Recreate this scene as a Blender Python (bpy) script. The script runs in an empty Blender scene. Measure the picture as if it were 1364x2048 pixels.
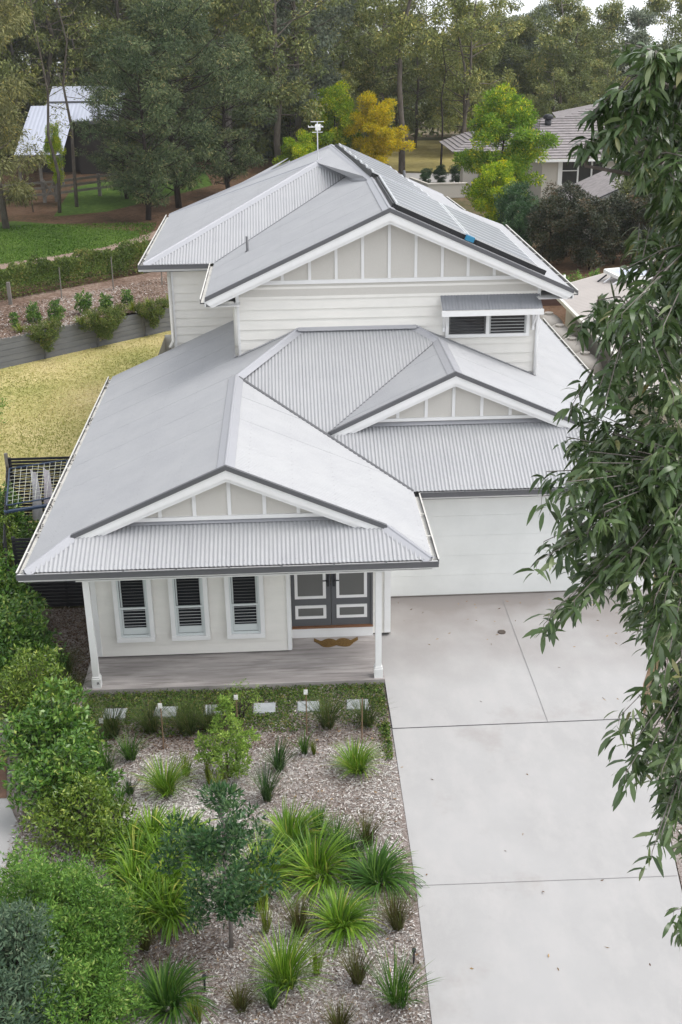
import bpy, math, random
import numpy as np
from mathutils import Vector, Matrix
random.seed(3)
scene = bpy.context.scene
COL = scene.collection
R_ = math.radians

# ---------------------------------------------------------------- camera
cx, cy, cz = 5.014, -19.300, 12.126
yaw, pit, rol, foc = -0.04546, 0.40737, -0.0130, 2299.08
Fw = Vector((-math.sin(yaw) * math.cos(pit), math.cos(yaw) * math.cos(pit), -math.sin(pit)))
Rt = Vector((math.cos(yaw), math.sin(yaw), 0)); Up = Rt.cross(Fw)
R2 = Rt * math.cos(rol) + Up * math.sin(rol); U2 = -Rt * math.sin(rol) + Up * math.cos(rol)
cam = bpy.data.cameras.new('camera'); camo = bpy.data.objects.new('camera', cam); COL.objects.link(camo)
camo.matrix_world = Matrix(((R2.x, U2.x, -Fw.x, cx), (R2.y, U2.y, -Fw.y, cy), (R2.z, U2.z, -Fw.z, cz), (0, 0, 0, 1)))
cam.sensor_fit = 'VERTICAL'; cam.sensor_height = 36; cam.lens = foc * 36 / 2048
cam.clip_end = 4000; cam.clip_start = .1
scene.camera = camo

# ---------------------------------------------------------------- sky, sun, exposure
SUN_EL, SUN_AZ = R_(60), R_(100)          # azimuth from +Y towards +X : light from the right, slightly from the front
w = bpy.data.worlds.new('World'); scene.world = w; w.use_nodes = True
nt = w.node_tree; nt.nodes.clear()
out = nt.nodes.new('ShaderNodeOutputWorld'); bg = nt.nodes.new('ShaderNodeBackground')
sky = nt.nodes.new('ShaderNodeTexSky'); sky.sky_type = 'NISHITA'; sky.sun_disc = False
sky.sun_elevation = SUN_EL; sky.sun_rotation = SUN_AZ; sky.dust_density = 2.0; sky.air_density = 1.0; sky.ozone_density = 1.0
tc = nt.nodes.new('ShaderNodeTexCoord'); sp = nt.nodes.new('ShaderNodeSeparateXYZ'); cb = nt.nodes.new('ShaderNodeCombineXYZ')
mx = nt.nodes.new('ShaderNodeMath'); mx.operation = 'MAXIMUM'; mx.inputs[1].default_value = 0.14
nt.links.new(tc.outputs['Generated'], sp.inputs[0])
nt.links.new(sp.outputs[0], cb.inputs[0]); nt.links.new(sp.outputs[1], cb.inputs[1]); nt.links.new(sp.outputs[2], mx.inputs[0]); nt.links.new(mx.outputs[0], cb.inputs[2])
nt.links.new(cb.outputs[0], sky.inputs[0])
hs = nt.nodes.new('ShaderNodeHueSaturation'); hs.inputs['Saturation'].default_value = 0.16
nt.links.new(sky.outputs[0], hs.inputs['Color']); nt.links.new(hs.outputs[0], bg.inputs[0])
bg.inputs[1].default_value = 0.15
nt.links.new(bg.outputs[0], out.inputs[0])
sl = bpy.data.lights.new('sun', 'SUN'); sl.energy = .75; sl.angle = R_(28); sl.color = (1, .955, .90)
so = bpy.data.objects.new('sun', sl); COL.objects.link(so)
sd = Vector((math.sin(SUN_AZ) * math.cos(SUN_EL), math.cos(SUN_AZ) * math.cos(SUN_EL), math.sin(SUN_EL)))
so.rotation_euler = (-sd).to_track_quat('-Z', 'Y').to_euler()
so.location = (30, -30, 60)
vs = scene.view_settings; vs.view_transform = 'Standard'; vs.look = 'None'; vs.gamma = 1; vs.use_curve_mapping = False
vs.exposure = 1.08
scene.cycles.max_bounces = 6; scene.cycles.transparent_max_bounces = 6

# ---------------------------------------------------------------- materials
def mat(name, col, rough=.6, spec=.4, metal=0, noise=None, bump=None, coat=0):
    """noise=(scale, col2, lo, hi, stretch) colour variation ; bump=(scale, strength, dist)"""
    m = bpy.data.materials.new(name); m.use_nodes = True
    n = m.node_tree.nodes; l = m.node_tree.links; b = n['Principled BSDF']
    b.inputs['Base Color'].default_value = (*col, 1); b.inputs['Roughness'].default_value = rough
    b.inputs['Specular IOR Level'].default_value = spec; b.inputs['Metallic'].default_value = metal
    g = n.new('ShaderNodeNewGeometry')
    last = None
    for q in (noise if isinstance(noise, list) else [noise] if noise else []):
        sc, c2, lo, hi, st = q
        mp = n.new('ShaderNodeMapping'); mp.inputs['Scale'].default_value = st
        l.new(g.outputs['Position'], mp.inputs[0])
        t = n.new('ShaderNodeTexNoise'); t.inputs['Scale'].default_value = sc; t.inputs['Detail'].default_value = 6; t.inputs['Roughness'].default_value = .65
        l.new(mp.outputs[0], t.inputs[0])
        r = n.new('ShaderNodeMapRange'); r.inputs[1].default_value = lo; r.inputs[2].default_value = hi
        l.new(t.outputs[0], r.inputs[0])
        x = n.new('ShaderNodeMix'); x.data_type = 'RGBA'
        l.new(r.outputs[0], x.inputs[0])
        if last is None: x.inputs[6].default_value = (*col, 1)
        else: l.new(last, x.inputs[6])
        x.inputs[7].default_value = (*c2, 1); last = x.outputs[2]
    if last is not None: l.new(last, b.inputs['Base Color'])
    if bump:
        t = n.new('ShaderNodeTexNoise'); t.inputs['Scale'].default_value = bump[0]; t.inputs['Detail'].default_value = 4
        l.new(g.outputs['Position'], t.inputs[0])
        bp = n.new('ShaderNodeBump'); bp.inputs['Strength'].default_value = bump[1]; bp.inputs['Distance'].default_value = bump[2]
        l.new(t.outputs[0], bp.inputs['Height']); l.new(bp.outputs[0], b.inputs['Normal'])
    return m

def leafmat(name, cols, rough=.5, spec=.35, tr=.25):
    m = bpy.data.materials.new(name); m.use_nodes = True
    n = m.node_tree.nodes; l = m.node_tree.links; b = n['Principled BSDF']
    a = n.new('ShaderNodeAttribute'); a.attribute_name = 'rnd'
    r = n.new('ShaderNodeValToRGB'); e = r.color_ramp.elements
    while len(e) < len(cols): e.new(.5)
    for i, c in enumerate(cols):
        e[i].position = c[0]; e[i].color = (*c[1], 1)
    l.new(a.outputs['Fac'], r.inputs[0]); l.new(r.outputs[0], b.inputs['Base Color'])
    b.inputs['Roughness'].default_value = rough; b.inputs['Specular IOR Level'].default_value = spec
    t = n.new('ShaderNodeBsdfTranslucent'); l.new(r.outputs[0], t.inputs[0])
    x = n.new('ShaderNodeMixShader'); x.inputs[0].default_value = tr
    l.new(b.outputs[0], x.inputs[1]); l.new(t.outputs[0], x.inputs[2]); l.new(x.outputs[0], n['Material Output'].inputs[0])
    return m

M = {}
M['roof'] = mat('corrugated_steel', (.365, .37, .38), .42, .5, .0, [(1.2, (.325, .33, .345), .35, .7, (1, 1, 1)), (40, (.395, .40, .415), .5, .8, (1, 1, 1))], (60, .05, .01))
M['cap'] = mat('ridge_cap_steel', (.36, .365, .39), .42, .5, .15, (3, (.37, .375, .4), .4, .7, (1, 1, 1)))
M['gutter'] = mat('gutter_steel', (.11, .112, .12), .45, .5, .1)
M['gutter_in'] = mat('gutter_rim', (.62, .61, .57), .5, .4, 0, (6, (.35, .32, .27), .55, .8, (1, 1, 1)))
M['white'] = mat('white_paint', (.80, .80, .80), .45, .4, 0, (2, (.75, .75, .74), .4, .7, (1, 1, 1)))
M['board'] = mat('weatherboard_paint', (.79, .77, .725), .55, .3, 0, (1.5, (.72, .705, .665), .35, .75, (1, 1, 3)), (80, .08, .005))
M['panel'] = mat('rough_panel_paint', (.60, .58, .54), .8, .2, 0, (60, (.55, .53, .49), .4, .7, (1, 1, 1)), (150, .3, .01))
M['garage'] = mat('garage_door_paint', (.75, .765, .75), .5, .35, 0, (.8, (.66, .675, .66), .35, .7, (1, 1, 1)), (120, .08, .004))
M['door'] = mat('charcoal_door_paint', (.105, .108, .115), .5, .4)
M['doorpanel'] = mat('door_panel_paint', (.13, .13, .125), .6, .35, 0, None, (120, .1, .004))
M['glass'] = mat('window_glass', (.02, .022, .025), .08, .6)
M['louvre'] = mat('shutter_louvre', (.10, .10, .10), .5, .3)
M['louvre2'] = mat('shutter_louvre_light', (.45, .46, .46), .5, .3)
M['shframe'] = mat('shutter_frame', (.62, .66, .66), .4, .4)
M['concrete'] = mat('driveway_concrete', (.385, .38, .378), .75, .3, 0, [(.55, (.35, .345, .342), .40, .72, (1, 1, 1)), (2.5, (.415, .405, .40), .45, .75, (1, .5, 1)), (.33, (.30, .275, .26), .60, .78, (1, 1, 1)), (30, (.40, .395, .39), .55, .85, (1, 1, 1))], (200, .15, .004))
M['porch'] = mat('porch_slab_concrete', (.32, .295, .285), .7, .3, 0, [(1.3, (.46, .425, .41), .44, .60, (.3, 2.2, 1)), (7, (.22, .20, .19), .48, .7, (.15, 1.6, 1))], (100, .1, .004))
# darker brown towards the garage door, broken up by noise, over the plain concrete
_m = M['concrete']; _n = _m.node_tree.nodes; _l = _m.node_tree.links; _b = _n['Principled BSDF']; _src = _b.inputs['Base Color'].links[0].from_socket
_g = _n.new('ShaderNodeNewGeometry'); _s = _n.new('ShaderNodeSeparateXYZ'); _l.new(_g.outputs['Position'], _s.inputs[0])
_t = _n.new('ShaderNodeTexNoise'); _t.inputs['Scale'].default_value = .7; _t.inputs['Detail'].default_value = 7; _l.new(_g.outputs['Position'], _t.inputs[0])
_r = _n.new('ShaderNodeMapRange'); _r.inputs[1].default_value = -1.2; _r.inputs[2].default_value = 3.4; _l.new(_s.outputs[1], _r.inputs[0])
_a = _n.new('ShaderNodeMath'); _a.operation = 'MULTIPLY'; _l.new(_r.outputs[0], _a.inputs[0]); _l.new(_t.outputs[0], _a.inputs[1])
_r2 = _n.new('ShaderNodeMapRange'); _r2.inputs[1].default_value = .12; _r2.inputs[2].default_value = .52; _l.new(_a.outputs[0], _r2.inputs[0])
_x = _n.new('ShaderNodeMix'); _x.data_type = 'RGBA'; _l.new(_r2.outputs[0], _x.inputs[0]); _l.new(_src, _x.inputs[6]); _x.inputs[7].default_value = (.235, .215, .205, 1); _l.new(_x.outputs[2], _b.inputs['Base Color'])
M['joint'] = mat('joint_dark', (.06, .06, .065), .9)
M['joint2'] = mat('saw_cut_joint', (.20, .195, .195), .9)
M['screw'] = mat('roof_screw_head', (.25, .25, .26), .5)
M['stone'] = mat('paver_stone', (.36, .38, .39), .8, .2, 0, (6, (.28, .30, .31), .4, .7, (1, 1, 1)))
M['timber_thr'] = mat('threshold_timber', (.22, .11, .06), .5)
M['coir'] = mat('coir_mat', (.13, .075, .025), .95, .1, 0, (40, (.22, .14, .05), .4, .7, (1, 1, 1)), (300, .5, .01))
M['blackmetal'] = mat('black_metal', (.02, .021, .025), .5, .4)
M['slat'] = mat('black_slats', (.018, .018, .022), .6, .3)
M['slat2'] = mat('grey_weathered_batten', (.16, .16, .17), .6, .3)
M['frame_blue'] = mat('clothesline_steel', (.03, .05, .09), .4)
M['cord'] = mat('line_cord', (.45, .47, .42), .6)
M['towel'] = mat('towel_cloth', (.78, .74, .78), .9, .1)
M['solar'] = mat('solar_cells', (.21, .22, .25), .28, .8, .2)
M['solarframe'] = mat('solar_frame', (.75, .76, .78), .3, .5, .6)
M['darkbox'] = mat('dark_rail', (.02, .02, .022), .5)
M['tag'] = mat('white_tag', (.8, .8, .78), .7)
M['stake'] = mat('timber_stake', (.20, .13, .08), .8)
M['sleeper'] = mat('concrete_sleeper', (.165, .17, .18), .85, .2, 0, (2, (.125, .13, .14), .4, .7, (.5, .5, 3)), (30, .2, .01))
M['bark'] = mat('tree_bark', (.10, .085, .07), .9, .1, 0, (5, (.17, .15, .13), .45, .7, (1, 1, .3)), (12, .6, .03))
M['gumbark'] = mat('pale_gum_bark', (.24, .215, .20), .8, .2, 0, (3, (.13, .11, .10), .45, .6, (1, 1, .35)), (10, .3, .02))
M['darkbark'] = mat('dark_bark', (.035, .028, .024), .9, .1)
M['twig'] = mat('twig_bark', (.085, .065, .045), .7, .2)
M['rail'] = mat('weathered_rail', (.20, .185, .165), .9, .1, 0, (4, (.14, .13, .115), .4, .7, (1, 1, 1)))
M['awn'] = mat('awning_steel', (.22, .23, .25), .5, .4, .1, (60, (.19, .2, .22), .4, .7, (1, 1, 1)))
M['barnroof'] = mat('barn_roof_steel', (.48, .51, .60), .5, .4, .1, (.6, (.48, .51, .6), .4, .7, (1, 1, 1)))
M['barnwall'] = mat('barn_wall', (.40, .40, .42), .8)
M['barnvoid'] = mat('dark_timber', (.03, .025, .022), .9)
M['tile'] = mat('roof_tile_grey', (.29, .265, .265), .8, .2, 0, (3, (.19, .175, .175), .4, .7, (1, 1, 1)))
M['render'] = mat('cream_render', (.50, .47, .42), .8, .2)
M['beigeroof'] = mat('beige_sheet_roof', (.42, .385, .36), .6, .3, .05, (1, (.38, .35, .33), .4, .7, (1, 1, 1)))
M['tank'] = mat('beige_tank', (.36, .335, .305), .6, .3)
M['blue'] = mat('blue_plastic', (.03, .22, .38), .5)
M['drain'] = mat('drain_grate', (.07, .055, .045), .8)
M['brown'] = mat('brown_timber_edging', (.08, .045, .035), .9)

def groundmat(name, stops, sc=14, det=8, big=(.4, (1, 1, 1), 0), bump=(60, .5, .02), zones=None):
    m = bpy.data.materials.new(name); m.use_nodes = True
    n = m.node_tree.nodes; l = m.node_tree.links; b = n['Principled BSDF']
    b.inputs['Roughness'].default_value = .95; b.inputs['Specular IOR Level'].default_value = .1
    g = n.new('ShaderNodeNewGeometry')
    t = n.new('ShaderNodeTexNoise'); t.inputs['Scale'].default_value = sc; t.inputs['Detail'].default_value = det; t.inputs['Roughness'].default_value = .75
    l.new(g.outputs['Position'], t.inputs[0])
    t2 = n.new('ShaderNodeTexNoise'); t2.inputs['Scale'].default_value = big[0]; t2.inputs['Detail'].default_value = 3
    l.new(g.outputs['Position'], t2.inputs[0])
    a = n.new('ShaderNodeMath'); a.operation = 'MULTIPLY_ADD'; a.inputs[1].default_value = big[2]
    l.new(t2.outputs[0], a.inputs[0]); l.new(t.outputs[0], a.inputs[2])
    a2 = n.new('ShaderNodeMath'); a2.operation = 'SUBTRACT'; a2.inputs[1].default_value = big[2] * .5; l.new(a.outputs[0], a2.inputs[0])
    r = n.new('ShaderNodeValToRGB'); e = r.color_ramp.elements
    while len(e) < len(stops): e.new(.5)
    for i, c in enumerate(stops): e[i].position = c[0]; e[i].color = (*c[1], 1)
    l.new(a2.outputs[0], r.inputs[0]); l.new(r.outputs[0], b.inputs['Base Color'])
    if bump:
        t3 = n.new('ShaderNodeTexNoise'); t3.inputs['Scale'].default_value = bump[0]; t3.inputs['Detail'].default_value = 5
        l.new(g.outputs['Position'], t3.inputs[0])
        bp = n.new('ShaderNodeBump'); bp.inputs['Strength'].default_value = bump[1]; bp.inputs['Distance'].default_value = bump[2]
        l.new(t3.outputs[0], bp.inputs['Height']); l.new(bp.outputs[0], b.inputs['Normal'])
    return m
M['ground'] = groundmat('leaf_litter_ground', [(.3, (.05, .055, .02)), (.48, (.10, .09, .045)), (.6, (.17, .12, .075)), (.75, (.24, .18, .13))], 3, 10, (.12, 0, .9))
M['mulch'] = groundmat('mulch_soil', [(.3, (.11, .085, .07)), (.45, (.24, .20, .18)), (.6, (.38, .35, .335)), (.8, (.58, .56, .54))], 22, 8, (.7, 0, .45), (40, .9, .03))
M['terrmulch'] = groundmat('terrace_mulch', [(.3, (.08, .05, .035)), (.5, (.19, .13, .10)), (.65, (.32, .25, .205)), (.8, (.46, .38, .33))], 7, 8, (.6, 0, .4), (20, .9, .05))
M['drylawn'] = groundmat('dry_lawn', [(.25, (.27, .28, .09)), (.42, (.39, .36, .14)), (.56, (.50, .43, .20)), (.72, (.58, .49, .26))], 5, 12, (.35, 0, .75), (25, .8, .04))
M['greenlawn'] = groundmat('green_lawn', [(.3, (.035, .06, .012)), (.5, (.06, .11, .018)), (.65, (.10, .155, .03)), (.8, (.17, .19, .07))], 4, 12, (.25, 0, .6), (20, .8, .05))
M['fadelawn'] = groundmat('pale_dry_lawn', [(.3, (.22, .19, .06)), (.5, (.36, .30, .11)), (.7, (.44, .37, .17))], 2, 8, (.2, 0, .5), None)
M['dirt'] = groundmat('dirt_path', [(.3, (.16, .11, .08)), (.5, (.25, .185, .15)), (.7, (.33, .26, .22))], 6, 8, (.5, 0, .4), (20, .5, .03))
M['litter'] = groundmat('bark_litter', [(.3, (.035, .028, .012)), (.5, (.10, .06, .035)), (.65, (.15, .09, .06)), (.8, (.10, .12, .03))], 5, 10, (.4, 0, .6), (20, .8, .06))
M['road'] = mat('road_asphalt', (.36, .35, .34), .9, .1)
M['brickpave'] = mat('clay_paving', (.21, .125, .09), .8, .2, 0, (5, (.15, .10, .075), .4, .7, (1, 1, 1)))

# ---------------------------------------------------------------- object helpers
def tag(o, label=None, cat=None, group=None, kind=None):
    if label: o['label'] = label
    if cat: o['category'] = cat
    if group: o['group'] = group
    if kind: o['kind'] = kind
    return o
def thing(name, loc, label, cat, group=None, rz=0, kind=None):
    o = bpy.data.objects.new(name, None); COL.objects.link(o); o.location = loc; o.rotation_euler = (0, 0, rz)
    o.empty_display_size = .2
    return tag(o, label, cat, group, kind)
def link(name, me, m, parent=None, local=False):
    """local=False: mesh coordinates are world ones"""
    if m is not None and not me.materials: me.materials.append(m)
    o = bpy.data.objects.new(name, me); COL.objects.link(o)
    if parent is not None:
        o.parent = parent
        if not local:
            p = parent; off = Vector((0, 0, 0))
            while p is not None: off += p.location; p = p.parent
            o.location = -off
    return o
class MB:
    def __init__(s): s.v = []; s.f = []
    def poly(s, pts):
        k = len(s.v); s.v += [tuple(p) for p in pts]; s.f.append(tuple(range(k, k + len(pts))))
    def box(s, x0, x1, y0, y1, z0, z1):
        k = len(s.v)
        s.v += [(x0, y0, z0), (x1, y0, z0), (x1, y1, z0), (x0, y1, z0), (x0, y0, z1), (x1, y0, z1), (x1, y1, z1), (x0, y1, z1)]
        s.f += [(k, k+3, k+2, k+1), (k+4, k+5, k+6, k+7), (k, k+1, k+5, k+4), (k+1, k+2, k+6, k+5), (k+2, k+3, k+7, k+6), (k+3, k, k+4, k+7)]
        return s
    def bar(s, p, q, w, h, up=(0, 0, 1), drop=0):
        p = Vector(p); q = Vector(q); d = (q - p).normalized(); up = Vector(up)
        sd = d.cross(up).normalized(); u = sd.cross(d).normalized()
        k = len(s.v)
        for c in (p, q):
            for a, b in ((-1, -1), (1, -1), (1, 1), (-1, 1)):
                s.v.append(tuple(c + sd * a * w / 2 + u * (b * h / 2 - drop)))
        s.f += [(k, k+3, k+2, k+1), (k+4, k+5, k+6, k+7), (k, k+1, k+5, k+4), (k+1, k+2, k+6, k+5), (k+2, k+3, k+7, k+6), (k+3, k, k+4, k+7)]
        return s
    def tube(s, pts, rad, n=8, cap=True):
        pts = [Vector(p) for p in pts]; rad = rad if isinstance(rad, (list, tuple)) else [rad] * len(pts)
        k = len(s.v); prev = None
        for i, p in enumerate(pts):
            d = (pts[min(i+1, len(pts)-1)] - pts[max(i-1, 0)]).normalized()
            a = prev if prev is not None else (Vector((0, 0, 1)) if abs(d.z) < .9 else Vector((1, 0, 0)))
            a = (a - d * a.dot(d)).normalized(); prev = a; b = d.cross(a)
            for j in range(n):
                t = 2 * math.pi * j / n
                s.v.append(tuple(p + (a * math.cos(t) + b * math.sin(t)) * rad[i]))
        for i in range(len(pts) - 1):
            for j in range(n):
                s.f.append((k+i*n+j, k+i*n+(j+1) % n, k+(i+1)*n+(j+1) % n, k+(i+1)*n+j))
        if cap:
            s.f.append(tuple(range(k+n-1, k-1, -1))); e = k + (len(pts)-1)*n; s.f.append(tuple(range(e, e+n)))
        return s
    def mesh(s, name):
        me = bpy.data.meshes.new(name); me.from_pydata(s.v, [], s.f); me.update(); return me
    def build(s, name, m, parent=None, smooth=False, label=None, local=False):
        me = s.mesh(name)
        if smooth: me.polygons.foreach_set('use_smooth', [True] * len(me.polygons))
        o = link(name, me, m, parent, local)
        if label: o['label'] = label
        return o
def fastmesh(name, V, F, rnd=None, smooth=False):
    V = np.asarray(V, np.float32); F = np.asarray(F, np.int32); k = F.shape[1]
    me = bpy.data.meshes.new(name)
    me.vertices.add(len(V)); me.vertices.foreach_set('co', V.ravel())
    me.loops.add(F.size); me.loops.foreach_set('vertex_index', F.ravel())
    me.polygons.add(len(F)); me.polygons.foreach_set('loop_start', np.arange(0, F.size, k, dtype=np.int32)); me.polygons.foreach_set('loop_total', np.full(len(F), k, np.int32))
    if smooth: me.polygons.foreach_set('use_smooth', np.ones(len(F), bool))
    me.update(calc_edges=True)
    if rnd is not None:
        a = me.attributes.new('rnd', 'FLOAT', 'FACE'); a.data.foreach_set('value', np.asarray(rnd, np.float32))
    return me
def unit(a): return a / (np.linalg.norm(a, axis=-1, keepdims=True) + 1e-9)
def leaves(rg, c, d, L, W, nrm=None, curve=0.0, rnd=None, segs=1):
    """c base points, d directions, L lengths, W widths. segs=1: one folded rhomb (2 tris); segs=2: longer blade with bend"""
    n = len(c); d = unit(d)
    if nrm is None: nrm = rg.normal(size=(n, 3)) + np.array([0, 0, .7])
    s = unit(np.cross(d, nrm)); u = np.cross(s, d)
    L = np.broadcast_to(L, (n,))[:, None]; W = np.broadcast_to(W, (n,))[:, None]
    rnd = rg.random(n) if rnd is None else rnd
    if segs == 1:
        m = c + d * L * .45 + u * (-.10 * L)
        V = np.stack([c, m + s * W / 2 + u * W * .18, c + d * L, m - s * W / 2 + u * W * .18], 1).reshape(-1, 3)
        k = np.arange(n)[:, None] * 4
        F = np.concatenate([k + [0, 1, 2], k + [0, 2, 3]], 1).reshape(-1, 3)
        return V, F, np.repeat(rnd, 2)
    g = np.array([0, 0, -1.0])
    P = []; dd = d.copy(); p = c.copy(); ts = [0, .25, .55, .8, 1]; ws = [.12, .85, 1, .6, .02]
    P.append((p, s))
    for i in range(1, 5):
        dd = unit(dd + (g * curve + u * 0.0) * (ts[i] - ts[i-1]) * 2)
        p = p + dd * L * (ts[i] - ts[i-1]); P.append((p, s))
    V = []
    for i, (p, s_) in enumerate(P):
        lift = np.cross(s_, dd) * W * .12 * ws[i]
        V += [p + s_ * W / 2 * ws[i] + lift, p - s_ * W / 2 * ws[i] + lift]
    V = np.stack(V, 1).reshape(-1, 3); k = np.arange(n)[:, None] * 10
    F = np.concatenate([k + [2*i, 2*i+2, 2*i+3, 2*i+1] for i in range(4)], 1).reshape(-1, 4)
    return V, F, np.repeat(rnd, 4)
def ball(rg, n, shell=.5):
    v = unit(rg.normal(size=(n, 3))); r = (shell + (1 - shell) * rg.random(n)) ** (1 / 1.5)
    return v, v * r[:, None]

# ================================================================ HOUSE
house = thing('house', (0, 0, 0), 'two-storey pale weatherboard house with grey corrugated steel roofs, front porch and double garage', 'house')
PER = .08
def sheet(poly, udir, n_hint=(0, 0, 1), amp=.011, per=PER, sub=6, lift=0.0, mb=None):
    """corrugated sheet: convex planar polygon, ribs run at right angles to udir, real wavy geometry"""
    P = [Vector(p) for p in poly]
    N = Vector((0, 0, 0))
    for i in range(len(P)): N += (P[i] - P[0]).cross(P[(i+1) % len(P)] - P[0])
    N.normalize()
    if N.dot(Vector(n_hint)) < 0: N = -N
    U = Vector(udir); U = (U - N * U.dot(N)).normalized(); S = N.cross(U)
    uw = [(p.dot(U), p.dot(S)) for p in P]; base = N * P[0].dot(N)
    u0, u1 = min(a for a, b in uw), max(a for a, b in uw)
    us = set(a for a, b in uw); k = math.ceil(u0 / (per / sub))
    while k * per / sub < u1: us.add(k * per / sub); k += 1
    us = sorted(us); us = [a for i, a in enumerate(us) if i == 0 or a - us[i-1] > 1e-4]
    def span(u):
        ws = []
        for i in range(len(uw)):
            (a, b), (c, d) = uw[i], uw[(i+1) % len(uw)]
            if abs(a - c) < 1e-9:
                if abs(u - a) < 1e-5: ws += [b, d]
            elif min(a, c) - 1e-6 <= u <= max(a, c) + 1e-6: ws.append(b + (d - b) * (u - a) / (c - a))
        return min(ws), max(ws)
    if per < .1:
        for q in range(math.ceil(u0 / .762), int(u1 // .762) + 1):
            us += [x for x in (q * .762 - .009, q * .762 - .004, q * .762 + .004, q * .762 + .009) if u0 < x < u1]
        us.sort()
    prev = None
    for u in us:
        lo, hi = span(min(max(u, u0 + 1e-7), u1 - 1e-7)); z = amp * math.cos(2 * math.pi * u / per) + lift - (.007 if per < .1 and abs((u / .762 + .5) % 1 - .5) < .0065 else 0)
        k = len(mb.v); mb.v += [tuple(base + U * u + S * lo + N * z), tuple(base + U * u + S * hi + N * z)]
        if prev is not None: mb.f.append((prev, k, k + 1, prev + 1))
        prev = k
    if per < .1 and amp > .005:
        for q in range(math.ceil(u0 / (per * 3)), int(u1 // (per * 3)) + 1):
            u = q * per * 3; lo, hi = span(min(max(u, u0 + 1e-7), u1 - 1e-7))
            w0 = min(b for a, b in uw); wq = w0 + .12
            while wq < hi - .08:
                if wq > lo + .05:
                    c = base + U * u + S * wq + N * (amp + lift + .003); r = .011; k = len(SCR.v)
                    SCR.v += [tuple(c + U * r), tuple(c + S * r), tuple(c - U * r), tuple(c - S * r), tuple(c + N * .006)]
                    SCR.f += [(k, k+1, k+4), (k+1, k+2, k+4), (k+2, k+3, k+4), (k+3, k, k+4)]
                wq += .9
SCR = MB()
def roof_part(name, polys, udir, label=None, **kw):
    mb = MB()
    for p in polys: sheet(p, udir, mb=mb, **kw)
    return mb.build(name, M['roof'], house, smooth=True, label=label)
def capline(mb, p, q, w=.17, lift=.02, up1=(0, 0, 1)):
    """ridge / hip cap: shallow folded strip with a rounded bead"""
    p = Vector(p); q = Vector(q)
    d = (q - p).normalized(); s = d.cross(Vector((0, 0, 1))).normalized()
    dr = w * .42
    prof = [(-w, -dr), (-.035, -.004), (-.02, .022), (0, .03), (.02, .022), (.035, -.004), (w, -dr)]
    k = len(mb.v)
    for c in (p, q):
        for a, b in prof: mb.v.append(tuple(c + s * a + Vector((0, 0, b + lift))))
    for i in range(6): mb.f.append((k+i, k+i+1, k+8+i, k+7+i))

W = 7.6; zE = 2.764; p = .441; pB = .464; a = .793; yG = 3.358; xR = 13.46; Yw = 8.375; yg = 5.016
xr, yr = 3.783, 6.715; zr = zE + p * xr; pR = (zr - zE) / (W - xr); yEnd = 12.6
L = lambda x, y: (x, y, zE + p * x)
RA = lambda x, y: (x, y, zE + pR * (W - x))
FA = lambda x, y: (x, y, zE + p * y)
FB = lambda x, y: (x, y, zE + pB * (y - yG))
RM = lambda x, y: (x, y, zE + p * (xR - x))
h = Yw - yG; xh1, xh2 = 5.28, 8.18; xG = 8.69; zG = zE + p * (xR - xG)
roof_part('roof_sheet', [[(0, 0, zE), L(a, a), L(0, a)], [L(0, a), L(xr, a), L(xr, yEnd), L(0, yEnd)], [L(xr, yr), (xh1, Yw, zE + pB * h), L(xr, Yw)]], (0, 1, 0), 'large grey left slope of the lower roof')
roof_part('roof_sheet', [[RA(W, 0), RA(W, a), RA(W - a, a)], [RA(xr, a), RA(W, a), RA(W, yG), RA(xr, yr)]], (0, 1, 0), 'near-white right slope of the porch roof')
roof_part('roof_sheet', [[FA(0, 0), FA(W, 0), FA(W - a, a), FA(a, a)], [FA(.95, a), FA(W - .95, a), FA(W - 1.15, 1.12), FA(1.15, 1.12)]], (1, 0, 0), 'ribbed skirt roof over the porch')
roof_part('roof_sheet', [[FB(W, yG), FB(xR, yG), FB(xh2, Yw), FB(xh1, Yw), FB(xr, yr)]], (1, 0, 0), 'ribbed front slope above the garage')
pG = (zG - (zE + pB * (yg - yG))) / (xG - 5.845)
roof_part('roof_sheet', [[(xG, yg, zG), (xG, 7.89, zG), (5.845, yg, zE + pB * (yg - yG))]], (0, 1, 0), 'small left slope of the garage gable', lift=.012)
roof_part('roof_sheet', [[RM(xR, yG), RM(xR, yg), RM(11.72, yg)], [RM(xG, yg), RM(xR, yg), RM(xR, Yw), RM(xG, Yw)],
                         [RM(xG, 7.89), RM(xG, Yw), RM(xh2, Yw)], [RM(11.0, Yw), RM(xR, Yw), RM(xR, 18.2), RM(11.0, 18.2)]], (0, 1, 0), 'near-white right slope of the lower roof')
caps = MB()
capline(caps, (xr, a, zr), (xr, yr, zr)); capline(caps, (xr, yr, zr - .03), (xh1, Yw, zE + pB * h))
capline(caps, (0.02, .02, zE), (a, a, zE + p * a), .15); capline(caps, (W - .02, .02, zE), (W - a, a, zE + p * a), .15)
capline(caps, (xh2, Yw, zE + pB * h), (xG, 7.89, zG)); capline(caps, (xG, yg, zG), (xG, 7.89, zG)); capline(caps, (xR, yG, zE), (11.73, yg, zE + p * 1.73), .15)
caps.bar((xh1, Yw - .07, zE + pB * (h - .02) + .035), (xh2, Yw - .07, zE + pB * (h - .02) + .035), .2, .012, (0, -pB, 1))
caps.bar((3.80, Yw - .06, zE + p * 3.80 + .03), (xh1, Yw - .06, zE + pB * h + .02), .14, .012)
caps.bar((xh2, Yw - .05, zE + pB * h + .02), (11.22, Yw - .05, zE + p * (xR - 11.22) + .03), .10, .012)
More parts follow.
